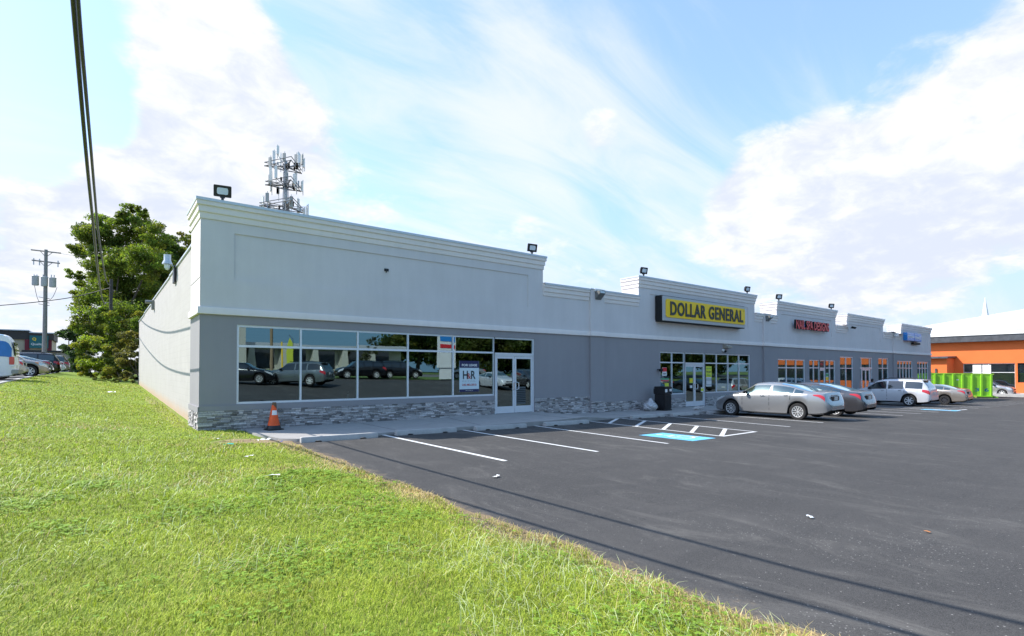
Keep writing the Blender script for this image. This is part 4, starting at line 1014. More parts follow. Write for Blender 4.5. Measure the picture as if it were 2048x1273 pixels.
def finish_car(car, root, glassm, wins, wsx, rsx, head=None, tail=None, dlines=(), handles=(), mirx=.75, mirm=None, platez=(.78, .88), platex=-.012, under=True, rear_t=8.6, trim=True):
    h = car.L / 2
    for (x0, x1, ta, tb) in wins:
        for sd in (1, -1): car.patch('side_window', glassm, root, x0, x1, ta, tb, .007, 14, 3, sides=(sd,))
    if trim:
        for (x0, x1, ta, tb) in wins[:0]: pass
    if wsx: car.screen('windscreen', glassm, root, *wsx)
    if rsx: car.screen('rear_window', glassm, root, *rsx, tw=rear_t)
    if head:
        for sd in (1, -1): car.patch('headlight', m_head, root, head[0], head[1], head[2], head[3], .008, 8, 4, sides=(sd,))
    if tail:
        for sd in (1, -1): car.patch('tail_light', m_tail, root, tail[0], tail[1], tail[2], tail[3], .010, 8, 4, sides=(sd,))
    for x in dlines:
        for sd in (1, -1):
            b = MB()
            P = [car.at(x, t, .003) for t in (.6, 1.5, 2.5, 3.5, 4.2, 5.)]; Q = [car.at(x + .018, t, .003) for t in (.6, 1.5, 2.5, 3.5, 4.2, 5.)]
            b.grid([[(p.x, p.y * sd, p.z) for p in P], [(p.x, p.y * sd, p.z) for p in Q]])
            b.build('door_seam', m_under, root)
    for x in handles:
        for sd in (1, -1):
            b = MB()
            p = car.at(x, 4.35, .0); b.box(x - .09, x + .09, min(sd * p.y, sd * (p.y + .03)), max(sd * p.y, sd * (p.y + .03)), p.z - .015, p.z + .015, bev=.01)
            b.build('door_handle', mirm or m_chrome, root, smooth=40)
    if mirx is not None:
        for sd in (1, -1):
            p = car.at(mirx, 5.1, 0); b = MB(); c = Vector((p.x, sd * (p.y + .11), p.z + .07))
            b.box(-.07, .06, -.10, .10, -.065, .065, M=Matrix.Translation(c) @ Matrix.Rotation(R(-12 * sd), 4, 'Z'), bev=.03); b.box(p.x - .03, p.x + .03, min(sd * p.y - sd * .03, sd * (p.y + .06)), max(sd * p.y - sd * .03, sd * (p.y + .06)), p.z + .0, p.z + .04)
            b.build('mirror', mirm or m_dark, root, smooth=40)
    b = MB(); b.box(-h + platex, -h + platex + .03, -.155, .155, platez[0], platez[0] + .13); b.build('licence_plate', m_plate, root)
    b = MB(); b.box(-h + .35, h - .35, -car.W / 2 * .62, car.W / 2 * .62, .22, .55)
    for a in (car.axf, car.axr): b.tube([(a, -car.W / 2 + .2, car.wr), (a, car.W / 2 - .2, car.wr)], .09, 8)
    for a in (car.axf, car.axr):
        for sd in (-1, 1):
            rows = []
            for yy in (sd * (car.W / 2 - .03), sd * (car.W / 2 - .33)):
                rows.append([(a + (car.wr + .056) * math.cos(R(q)), yy, car.wr - .01 + (car.wr + .056) * math.sin(R(q))) for q in range(-10, 191, 20)])
            b.grid(rows); b.face(rows[1])
    b.build('underbody', m_under, root)
def clampf(x, a, b): return max(a, min(b, x))

def sedan(spec, paintm, rimm, label, group=None, style=1, spokes=6, glass=None, tail=True, chrome=True):
    L, W, H, wb = spec; h = L / 2; k = L / 4.82
    top = [(-h, .56), (-h + .03, .68), (-h + .08, .76), (-h + .13, .92), (-h + .20, 1.08), (-h + .62, 1.13), (-h + 1.05, 1.24), (-h + 1.55, 1.385), (-h + 2.0, H - .015), (-h + 2.45, H), (-h + 2.9, H - .03), (h - 1.55, 1.20), (h - 1.28, 1.055), (h - .9, .975), (h - .45, .88), (h - .18, .79), (h - .05, .66), (h, .52)]
    shp = [(-h, .54), (-h + .03, .66), (-h + .08, .74), (-h + .13, .88), (-h + .20, .99), (-h + .4, 1.045), (-h + 1., 1.045), (0, .985), (h - 1.3, .945), (h - .8, .89), (h - .4, .80), (h - .15, .70), (h, .48)]
    car = Car(L, W, H, wb, h - .92 * k, top, shp, W / 2 * .66)
    root = empty('sedan', (0, 0, 0), 0, label, 'car', group)
    car.body([paintm, m_trimk], root, darklow=(-h + .2, h - .12, 0))
    g = glass or m_cglassl
    x0f, x1f = h - 2.42 * k, h - 1.62 * k
    wins = [(-h + 2.25 * k, h - 1.52 * k, lambda x: 5.15, lambda x: 7.7), (-h + 1.30 * k, -h + 2.15 * k, lambda x: 5.15, lambda x: 7.7), (-h + .92 * k, -h + 1.25 * k, lambda x: 5.2, lambda x: 7.4)]
    finish_car(car, root, g, wins, (h - 1.36 * k, -h + 2.98 * k + .0), (-h + .66, -h + 1.85), head=(h - .62, h - .1, lambda x: 3.4 + .9 * (h - .1 - x) / .52, 4.95), tail=None, dlines=(h - 1.45 * k, -h + 2.22 * k, -h + 1.38 * k), handles=(-h + 2.5 * k, -h + 1.55 * k), mirx=h - 1.62 * k, platez=(.785, .9), platex=.055)
    if tail:
        for sd in (1, -1): car.patch('tail_light', m_tail, root, -h + .145, -h + .54, lambda x: 3.5 + .9 * max(0, (x + h - .1) / .44), lambda x: 4.85 - .1 * max(0, (x + h - .3) / .22), .012, 10, 4, sides=(sd,))
        b = MB(); b.box(-h + .07, -h + .14, -.30, .30, .77, .93); b.build('plate_recess', m_trimk, root)
        b = MB(); b.box(-h + .12, -h + .20, -.36, .36, .95, .98, bev=.008); b.build('trunk_trim', m_chrome, root, smooth=40)
    b = MB(); b.box(h - .01, h + .012, -.40, .40, .30, .46); b.box(h - .03, h + .006, -.32, .32, .56, .64); b.build('grille', m_trimk, root)
    return car, root
def suv(spec, paintm, label, group=None, glass=None, name='suv', low=True):
    L, W, H, wb, wr = spec; h = L / 2; k = L / 4.79
    top = [(-h, .62), (-h + .03, .95), (-h + .1, 1.15), (-h + .28, 1.45), (-h + .45, H - .09), (-h + .7, H - .03), (-h + 1.5, H), (-h + 2.4, H - .015), (-h + 2.9, H - .1), (h - 1.45, 1.32), (h - 1.18, 1.16), (h - .8, 1.07), (h - .35, .98), (h - .14, .86), (h - .04, .70), (h, .55)]
    shp = [(-h, .58), (-h + .03, .88), (-h + .1, 1.04), (-h + .4, 1.10), (0, 1.07), (h - 1.2, 1.04), (h - .7, .97), (h - .3, .88), (h - .1, .74), (h, .5)]
    car = Car(L, W, H, wb, h - .90 * k, top, shp, W / 2 * .74, wr=wr, gc=.27, nose=(.66, .84, .94), tail=(.80, .90, .96))
    root = empty(name, (0, 0, 0), 0, label, 'car', group)
    car.body([paintm, m_trimk], root, darklow=(-h + .45, h - .1, 0, 1) if low else None)
    g = glass or m_cglass
    wins = [(-h + 2.35 * k, h - 1.38 * k, 5.15, 7.7), (-h + 1.42 * k, -h + 2.25 * k, 5.15, 7.7), (-h + .42 * k, -h + 1.32 * k, 5.2, 7.6)]
    finish_car(car, root, g, wins, (h - 1.25 * k, -h + 2.95 * k), (-h + .13, -h + .42), head=(h - .55, h - .08, 3.5, 4.95), tail=(-h + .04, -h + .42, lambda x: 3.3 + .5 * max(0, (x + h - .1) / .3), 4.9), dlines=(h - 1.30 * k, -h + 2.3 * k, -h + 1.35 * k), handles=(-h + 2.55 * k, -h + 1.6 * k), mirx=h - 1.5 * k, mirm=None, platez=(.80, .9), rear_t=8.9)
    b = MB(); b.box(h - .01, h + .012, -.45, .45, .34, .52); b.box(h - .03, h + .008, -.34, .34, .62, .76); b.build('grille', m_trimk, root)
    b = MB()
    for sd in (1, -1): b.tube([(-h + .8, sd * W / 2 * .66, H - .01), (-h + 1.1, sd * W / 2 * .66, H + .035), (h - 2.2, sd * W / 2 * .66, H + .03), (h - 1.95, sd * W / 2 * .66, H - .03)], .018, 6)
    b.build('roof_rail', m_trimk, root, smooth=50)
    b = MB(); b.box(-h + .22, -h + .5, -W / 2 * .62, W / 2 * .62, H - .075, H - .045, bev=.01); b.build('roof_spoiler', paintm, root, smooth=40)
    return car, root
def place(root, x, y, heading, z=None):
    root.location = (x, y, (asph(x, y) if z is None else z) + .005); root.rotation_euler = (0, R(.95) * math.cos(heading) if z is None else 0, heading)
    if z is None: root.rotation_euler = (R(.95) * -math.sin(heading), R(.95) * math.cos(heading), heading)
W1 = wheel_proto(.33, .22, 6, m_rim, 1); W2 = wheel_proto(.37, .24, 7, m_rim, 0); W3 = wheel_proto(.315, .21, 9, m_rimdark, 0)
p_silver = paint('silver_paint', (.36, .36, .36)); p_grey = paint('dark_grey_paint', (.105, .10, .105)); p_white = paint('pearl_white_paint', (.66, .66, .68), .25, .3); p_tan = paint('tan_paint', (.40, .345, .29)); p_black = paint('black_paint', (.01, .011, .014)); p_sgrey = paint('blue_grey_paint', (.17, .20, .215)); p_gold = paint('sand_paint', (.30, .265, .22)); p_red = paint('red_paint', (.35, .012, .02), .2); p_bluec = paint('blue_paint', (.02, .09, .42), .2)
c, silver = sedan((4.82, 1.84, 1.46, 2.795), p_silver, m_rim, 'silver sedan with red wraparound tail light parked nose to the shop'); put_wheels(c, silver, W1, True); place(silver, 22.50, 11.13, R(90))
for n_ in [o for o in silver.children if o.name.startswith('grille')]: pass
c, dgrey = sedan((4.80, 1.82, 1.46, 2.775), p_grey, m_rim, 'dark grey sedan parked just right of the silver sedan', glass=None); put_wheels(c, dgrey, W1, False); place(dgrey, 26.05, 11.2, R(91))
c, wsuv = suv((4.79, 1.91, 1.74, 2.79, .375), p_white, 'pearl white suv with dark rear windows and black lower bumper'); put_wheels(c, wsuv, W2, True); place(wsuv, 41.65, 12.95, R(90))
c, tsed = sedan((4.95, 1.85, 1.42, 2.77), p_tan, m_rimdark, 'old tan sedan with black wheels in front of the green dumpster'); put_wheels(c, tsed, W3, True); place(tsed, 47.25, 12.45, R(90))
c, sub = suv((4.6, 1.78, 1.62, 2.62, .345), paint('pale_silver_paint', (.50, .49, .50)), 'silver crossover parked against the orange building', name='crossover'); put_wheels(c, sub, W2, False); place(sub, 74.5, 14.5, R(-90))
# cars facing the shops, seen mirrored in the glass
c, bsed = sedan((4.82, 1.82, 1.45, 2.8), p_black, m_rim, 'black sedan across the lot, mirrored in the first window', 'cars mirrored in the shop windows', glass=m_cglass); put_wheels(c, bsed, W1, False); place(bsed, 7.6, -9.3, R(25), asph(8, -9))
c, gsuv = suv((4.7, 1.88, 1.7, 2.7, .36), p_sgrey, 'blue grey suv across the lot, mirrored in the second window', 'cars mirrored in the shop windows'); put_wheels(c, gsuv, W2, False); place(gsuv, 11.3, -8.1, R(222), asph(11.5, -8))
c, bsuv = suv((4.6, 1.85, 1.66, 2.7, .36), p_black, 'black crossover on the street side, mirrored in the third window', 'cars mirrored in the shop windows', name='crossover'); put_wheels(c, bsuv, W2, False); place(bsuv, 19.6, -17.6, R(185), asph(19, -17) + .05)
def clone_car(src, mat_from, mat_to, x, y, hd, label, group, z=None):
    r = copy_tree(src); r['label'] = label; r['group'] = group
    for o in r.children:
        if o.type == 'MESH' and o.name.startswith(('body', 'roof_spoiler')):
            o.data = o.data.copy(); o.data.materials[0] = mat_to
    place(r, x, y, hd, z); return r
G = 'cars mirrored in the shop windows'
clone_car(wsuv, None, p_grey, 31, -6, R(100), 'dark grey suv far across the lot behind the photographer', G, asph(31, -6))
clone_car(dgrey, None, p_bluec, 36.5, -2.5, R(85), 'blue sedan across the lot facing the nail salon', G, asph(36, -3))
clone_car(silver, None, p_white, 27.5, -6.5, R(95), 'white sedan across the lot behind the silver sedan', G, asph(27, -6))
clone_car(wsuv, None, p_sgrey, 44.5, -4, R(265), 'blue grey suv across the lot behind the white suv', G, asph(44, -4))
clone_car(tsed, None, p_black, 52, -3, R(95), 'black sedan across the lot behind the tan sedan', G, asph(52, -3))
clone_car(wsuv, None, p_black, 24, -18.5, R(5), 'black suv on the street edge mirrored beside the lease poster', G, asph(24, -18) + .06)
clone_car(silver, None, p_silver, 33, -20, R(185), 'silver sedan on the street edge mirrored in the double door', G, asph(33, -20) + .06)

clone_car(wsuv, None, paint('silver_suv_paint', (.42, .43, .44)), 47.8, 4.6, R(0), 'silver suv beside the lot aisle mirrored in the right shop window panes', G, asph(47, 4.6))

# left car park
def van():
    L, W, H = 5.6, 2.02, 2.35; h = L / 2
    top = [(-h, .55), (-h + .02, 1.1), (-h + .10, 1.75), (-h + .22, 2.15), (-h + .40, H - .04), (-h + .8, H), (h - 1.9, H - .02), (h - 1.5, H - .25), (h - .95, 1.45), (h - .7, 1.28), (h - .2, 1.1), (h - .05, .9), (h, .6)]
    shp = [(-h, .5), (-h + .02, 1.0), (-h + .1, 1.24), (-h + .5, 1.30), (0, 1.30), (h - 1, 1.26), (h - .6, 1.1), (h - .1, .9), (h, .5)]
    car = Car(L, W, H, 3.5, h - .95, top, shp, W / 2 * .80, wr=.36, gc=.3, nose=(.7, .86, .95), tail=(.90, .95, .985), box=True)
    root = empty('passenger_van', (0, 0, 0), 0, 'white and blue high roof passenger van at the left edge', 'van')
    car.body([m_white, m_trimk], root)
    car.patch('blue_panel', m_bluevan, root, -h + .12, h - 1.0, 4.55, 7.2, .006, 40, 8)
    car.patch('roof_band', pmat('pale_blue_roof', (.30, .48, .60), .35, coat=.6), root, -h + .3, h - 1.9, 8.0, 9.6, .012, 20, 4)
    finish_car(car, root, m_cglass, [(h - 2.2, h - 1.3, 5.3, 7.5)], (h - .9, h - 1.45), None, head=(h - .3, h - .05, 3.3, 4.6), tail=None, dlines=(-h + 1.6, h - 1.3, h - 2.4), handles=(h - 2.2,), mirx=h - 1.3, platez=(.7, .8))
    for sd in (1, -1):
        b = MB(); b.box(-h + .015, -h + .20, min(sd * 1.005, sd * .86), max(sd * 1.005, sd * .86), .84, 1.22, bev=.015); b.box(-h + .0, -h + .19, min(sd * 1.0, sd * .86), max(sd * 1.0, sd * .86), .76, .84, 1); b.build('tail_light', [m_tail, m_white], root, smooth=30)
    b = MB(); rows = []
    for x, z in ((-h + .00, 1.28), (-h + .035, 1.6), (-h + .1, 1.95)): rows.append([(x - .02, y, z) for y in (-.84, -.5, -.06)])
    b.grid(rows); rows = []
    for x, z in ((-h + .00, 1.28), (-h + .035, 1.6), (-h + .1, 1.95)): rows.append([(x - .02, y, z) for y in (.06, .5, .84)])
    b.grid(rows); b.build('rear_window', m_cglass, root)
    b = MB(); b.box(-h - .14, -h + .12, -1.0, 1.0, .40, .60, bev=.03); b.build('rear_bumper', pmat('steel_bumper', (.28, .29, .29), .35, .7), root, smooth=30)
    put_wheels(car, root, W2, False); return root
m_bluevan = pmat('van_blue', (.015, .13, .40), .3, coat=.8, var=.25, vs=1.2)
v = van(); v.location = (-6.15, 36.3, lawn(-3.2, 36) - .05); v.rotation_euler = (0, 0, R(180))
def lotz(y): return lawn(-3.2, y) - .055
GL = 'cars parked along the left lawn'
ngold, gold = suv((4.95, 1.95, 1.72, 2.85, .39), p_gold, 'sand coloured suv with amber corner light nosing over the left lawn', GL, low=False); put_wheels(ngold, gold, W2, False); place(gold, -5.15, 46.2, R(0), lotz(46))
car_a = clone_car(silver, None, p_silver, -5.75, 41.0, R(180), 'silver car mostly hidden behind the blue van', GL, lotz(41))
car_b = clone_car(silver, None, p_sgrey, -5.2, 51.3, R(180), 'grey sedan with red tail light right of the sand suv', GL, lotz(51))
car_c = clone_car(wsuv, None, p_black, -5.0, 56.6, R(180), 'black suv with red tail light, third from the tree', GL, lotz(56))
car_d = clone_car(dgrey, None, p_white, -4.9, 61.5, R(180), 'white sedan second from the tree in the left car park', GL, lotz(61))
car_e = clone_car(wsuv, None, p_gold, -4.8, 66.5, R(180), 'sand suv nearest the trees in the left car park', GL, lotz(66))
for o in gold.children:
    if o.name.startswith('headlight'): pass
nh = 4.95 / 2
for sd in (1, -1): ngold.patch('indicator', m_amber, gold, nh - .66, nh - .5, 3.7, 4.9, .012, 4, 3, sides=(sd,))

# ------------------------------------------------------------------ dumpster
dp = empty('dumpster', (0, 0, 0), 0, 'long lime green roll-off dumpster with ribs and the numbers 3 and 6', 'dumpster')
def dumpster():
    m_g = pmat('lime_green_paint', (.28, .62, .03), .45, var=.10, vs=3, dirt=.22, ds=2, dc=(.14, .30, .04)); m_g2 = pmat('lime_green_worn', (.36, .60, .06), .5, var=.15, vs=4)
    L, Wd, H = 6.2, 2.35, 2.28; b = MB()
    # x along length (0 far end .. L near end), y from -Wd/2 (camera side), z 0.15..H
    z0 = .16
    for y0, y1 in ((-Wd / 2, -Wd / 2 + .05), (Wd / 2 - .05, Wd / 2)): b.box(0, L, y0, y1, z0, H)
    b.box(0, .05, -Wd / 2 + .05, Wd / 2 - .05, z0, H); b.box(.05, L - .05, -Wd / 2 + .05, Wd / 2 - .05, z0, z0 + .06)
    b.build('bin_walls', m_g, dp)
    b = MB(); b.box(L - .05, L, -Wd / 2 + .05, Wd / 2 - .05, z0, H); b.box(L, L + .05, -Wd / 2 + .0, Wd / 2, z0, z0 + .1); b.box(L, L + .05, -.04, .04, z0 + .1, H - .1); b.build('tail_gate', m_g, dp)
    b = MB()
    for y in (-Wd / 2 - .03, Wd / 2 - .06): b.box(-.04, L + .08, y, y + .10, H - .0, H + .10)
    b.box(-.04, .06, -Wd / 2 + .07, Wd / 2 - .06, H, H + .10); b.build('top_rail', m_g2, dp)
    n = 8
    for i in range(n + 1):
        x = .05 + i * (L - .24) / n; b = MB(); b.prism([(x, -Wd / 2 - .09, z0), (x + .13, -Wd / 2 - .09, z0), (x + .15, -Wd / 2, z0), (x - .02, -Wd / 2, z0)], (0, 0, H - z0 - .002)); b.build('rib', m_g, dp)
    b = MB(); b.box(0, L, -Wd / 2 - .095, -Wd / 2 + .0, z0 - .06, z0 + .05); b.box(.0, L, Wd / 2, Wd / 2 + .09, z0 - .06, z0 + .05); b.prism([(L, -Wd / 2, z0 - .04), (L + .45, -Wd / 2, .03), (L + .45, -Wd / 2, .09), (L, -Wd / 2, z0 + .12)], (0, Wd, 0)); b.build('bottom_rail', m_g, dp)
    for x in (.5, L - 1.35): b = MB(); b.tube([(x, -Wd / 2 - .12, .11), (x, -Wd / 2 + .12, .11)], .11, 14); b.build('roller', pmat('roller_yellow', (.55, .60, .08), .5), dp, smooth=40)
    m_n = flatcol('number_blue', (.02, .13, .25), .5)
    w_ = (L - .24) / n
    for ch, i in (('3', 6), ('6', 7)):
        t = put_text('number', ch, .05 + i * w_ + .30, .62, .34, .34, -Wd / 2 - .004, m_n, bold=.02); t.parent = dp
    b = MB(); P = [(.05 + 4 * w_ + .42 + .11 * math.cos(R(a)), -Wd / 2 - .004, 1.72 + .055 * math.sin(R(a))) for a in range(0, 360, 30)]; b.face(P); b.build('sticker', m_white, dp)
    b = MB(); b.grid([[(-.1, -1.1, H + .14), (.8, -1.1, H + .17), (1.7, -1.05, H + .11), (2.4, -1., H + .02)], [(-.1, .9, H + .2), (.8, .9, H + .2), (1.7, .8, H + .1), (2.4, .6, H + .02)]]); b.build('tarp', m_trimk, dp, smooth=60)
    b = MB(); random.seed(3)
    for i in range(26):
        x, y = random.uniform(.4, L - .6), random.uniform(-.95, .9); s = random.uniform(.1, .3); a = random.uniform(0, 3)
        b.box(-s, s, -s * .4, s * .4, -s * .2, s * .2, M=Matrix.Translation((x, y, H - random.uniform(.1, .25))) @ Matrix.Rotation(a, 4, 'Z') @ Matrix.Rotation(a * .3, 4, 'X'))
    b.build('rubble', m_stop, dp)
dumpster()
dd = Vector((.5, -.866, 0)); dp.rotation_euler = (0, R(.9), math.atan2(dd.y, dd.x))
dp.location = Vector((68.8, 12.9, 0)) - dd * 6.2 + Vector((-dd.y, dd.x, 0)) * 1.175 + Vector((0, 0, -.93))

# ------------------------------------------------------------------ person by the far shop door
def person(loc, rz, label):
    t = empty('person', loc, rz, label, 'person')
    J = {'pel': (0, 0, .80), 'chest': (.03, 0, 1.12), 'neck': (.07, 0, 1.30), 'head': (.10, 0, 1.37), 'crown': (.11, 0, 1.50),
         'ls': (.03, .17, 1.23), 'le': (.05, .22, .97), 'lw': (.20, .19, .82), 'lh': (.27, .18, .78), 'rs': (.03, -.17, 1.23), 're': (.06, -.22, .98), 'rw': (.22, -.18, .84), 'rh': (.29, -.16, .80),
         'lp': (0, .10, .78), 'lk': (.05, .11, .42), 'la': (0, .11, .06), 'lt': (.16, .12, .03), 'rp': (0, -.10, .78), 'rk': (-.05, -.11, .42), 'ra': (-.12, -.11, .06), 'rt': (.04, -.12, .03)}
    rad = {'pel': .13, 'chest': .145, 'neck': .05, 'head': .075, 'crown': .08, 'ls': .06, 'le': .042, 'lw': .03, 'lh': .035, 'rs': .06, 're': .042, 'rw': .03, 'rh': .035, 'lp': .09, 'lk': .06, 'la': .045, 'lt': .035, 'rp': .09, 'rk': .06, 'ra': .045, 'rt': .035}
    ks = list(J); E_ = [('pel', 'chest'), ('chest', 'neck'), ('neck', 'head'), ('head', 'crown'), ('chest', 'ls'), ('ls', 'le'), ('le', 'lw'), ('lw', 'lh'), ('chest', 'rs'), ('rs', 're'), ('re', 'rw'), ('rw', 'rh'), ('pel', 'lp'), ('lp', 'lk'), ('lk', 'la'), ('la', 'lt'), ('pel', 'rp'), ('rp', 'rk'), ('rk', 'ra'), ('ra', 'rt')]
    me = bpy.data.meshes.new('body'); me.from_pydata([J[k] for k in ks], [(ks.index(a), ks.index(b_)) for a, b_ in E_], [])
    o = bpy.data.objects.new('body', me); col.objects.link(o)
    md = o.modifiers.new('s', 'SKIN'); 
    for i, k in enumerate(ks): me.skin_vertices[0].data[i].radius = (rad[k], rad[k])
    me.skin_vertices[0].data[0].use_root = True
    sb = o.modifiers.new('u', 'SUBSURF'); sb.levels = 2; sb.render_levels = 2
    dg = bpy.context.evaluated_depsgraph_get(); m2 = bpy.data.meshes.new_from_object(o.evaluated_get(dg)); bpy.data.objects.remove(o)
    skin = pmat('skin_brown', (.10, .05, .035), .6); shirt = pmat('white_shirt', (.62, .66, .75), .8); trou = pmat('dark_trousers', (.03, .035, .06), .8); hair = pmat('black_hair', (.008, .007, .007), .7)
    m2.materials.clear(); [m2.materials.append(q) for q in (skin, shirt, trou)]
    for p in m2.polygons:
        c_ = p.center; p.use_smooth = True
        p.material_index = 2 if c_.z < .80 and not (abs(c_.y) > .155 or c_.x > .15) else (1 if c_.z < 1.27 and not (c_.z < .98 and c_.x > .07) else 0)
    bo = bpy.data.objects.new('body', m2); col.objects.link(bo); bo.parent = t
    b = MB(); bm = bmesh.new(); bmesh.ops.create_icosphere(bm, subdivisions=3, radius=.098); bmesh.ops.delete(bm, geom=[v_ for v_ in bm.verts if v_.co.z < -.02 and v_.co.x > -.03], context='VERTS')
    b.bm(bm, M=Matrix.Translation((.09, 0, 1.455)) @ Matrix.Diagonal((1.05, .9, 1.1, 1))); b.build('hair', hair, t, smooth=60)
    return t
person((43.7, 14.75, swz(43.7)), R(-20), 'person in a white shirt with black hair behind the white suv hood')

# ------------------------------------------------------------------ orange building
og = empty('orange_building', (77, 12, -.8), 0, 'orange commercial building with wide white hip roof and dark fascia', 'building')
def orange():
    m_or = pmat('orange_stucco', (.80, .175, .04), .8, var=.05, vs=.6); m_fas = pmat('dark_fascia', (.07, .075, .085), .6, var=.35, vs=2.5); m_wroof = pmat('white_metal_roof', (.80, .80, .78), .5, var=.03)
    X = 77.; y0, y1 = -7, 28
    wins = [(16.95, 3.2, -.1, 2.46)]
    b = MB(); hs = [(y0 + 1, 8.2, .4, 2.46), (8.4, 12.4, .4, 2.46), (12.6, 16.9, -1.2, 2.46)]
    ys = sorted({y0, y1} | {h[0] for h in hs} | {h[1] for h in hs}); zs = [-1.4, -1.2, .4, 2.46, 4.9]
    for a, c in zip(ys, ys[1:]):
        for d, e in zip(zs, zs[1:]):
            if any(h[0] < (a + c) / 2 < h[1] and h[2] < (d + e) / 2 < h[3] for h in hs): continue
            b.face([(X, c, d), (X, a, d), (X, a, e), (X, c, e)])
    for h in hs:
        a, c, d, e = h; b.face([(X, a, e), (X, c, e), (X + .25, c, e), (X + .25, a, e)]); b.face([(X, a, d), (X, a, e), (X + .25, a, e), (X + .25, a, d)]); b.face([(X, c, e), (X, c, d), (X + .25, c, d), (X + .25, c, e)]); b.face([(X, c, d), (X, a, d), (X + .25, a, d), (X + .25, c, d)])
    b.face([(X, y0, -1.4), (X + 30, y0, -1.4), (X + 30, y0, 4.9), (X, y0, 4.9)]); b.face([(X + 30, y1, -1.4), (X, y1, -1.4), (X, y1, 4.9), (X + 30, y1, 4.9)])
    child(b, 'wall', m_or, og)
    for h in hs:
        f = MB(); a, c, d, e = h; n = max(2, int((c - a) / 1.5))
        for i in range(n + 1):
            y = a + (c - a) * i / n; f.box(X + .12, X + .2, max(a, y - .04), min(c, y + .04), d, e)
        f.box(X + .13, X + .19, a, c, e - .08, e); f.box(X + .13, X + .19, a, c, d, d + .08); f.box(X + .13, X + .19, a, c, lerp(d, e, .72), lerp(d, e, .72) + .06)
        fo = child(f, 'window', m_white if h is hs[2] else m_trimk, og)
        g = MB(); g.face([(X + .16, c, d), (X + .16, a, d), (X + .16, a, e), (X + .16, c, e)]); go = g.build('pane', m_cglass); reparent(go, fo)
    f = MB()
    for y_, w_ in ((14.55, .72), (15.35, .75)): f.box(X + .08, X + .1, y_, y_ + w_, .9, 2.3)
    child(f, 'window_blind', m_white, og)
    b = MB(); b.box(X - .7, X + .4, y0 - .7, y1 + .7, 4.86, 5.55); child(b, 'fascia', m_fas, og)
    b = MB(); b.box(X - .78, X + .4, y0 - .8, y1 + .8, 5.55, 5.72)
    e = .8; zt, zr, d = 5.72, 5.72 + .22 * 20, 20
    A, B_, C_, D_ = (X - e, y1 + e, zt), (X - e, y0 - e, zt), (X + 40, y0 - e, zt), (X + 40, y1 + e, zt); r0, r1 = (X - e + d, y1 + e - d, zr), (X - e + d, y0 - e + d, zr)
    b.face([B_, A, r0, r1]); b.face([A, D_, (X + 40 - d, y1 + e - d, zr), r0]); b.face([C_, B_, r1, (X + 40 - d, y0 - e + d, zr)])
    child(b, 'roof', m_wroof, og)
    b = MB(); b.box(X - .6, X + 1.2, 6, 12.4, 5.72, 6.12, bev=.05); child(b, 'roof_duct', pmat('duct_grey', (.5, .53, .53), .5), og, 30)
    b = MB(); x0 = 74.2; b.box(x0, X, 17.7, 26, -1.4, 3.05); child(b, 'annex', m_or, og)
    b = MB(); b.prism([(x0 - .5, 17.5, 3.2), (X, 17.5, 3.32), (X, 17.5, 3.14), (x0 - .5, 17.5, 3.02)], (0, 9, 0)); child(b, 'annex_roof', [m_fas, m_or], og)
    b = MB(); b.box(x0 - 1.5, X + .5, 11.2, 28, -1.2, -.72); child(b, 'kerb', m_stop, og)
    b = MB(); b.box(x0 - .1, x0, 18.6, 18.75, .6, 1.9); child(b, 'downpipe', m_fas, og)
orange()
sp = empty('church_spire', (170.1, 33, 5), 0, 'thin white church spire rising behind the white roof', 'spire')
b = MB(); b.tube([(0, 0, 0), (0, 0, 9.5)], 1.5, 8); b.build('tower', m_white, sp); b = MB(); b.tube([(0, 0, 9.5), (0, 0, 14.6)], [.75, .02], 8); b.build('steeple', m_white, sp)

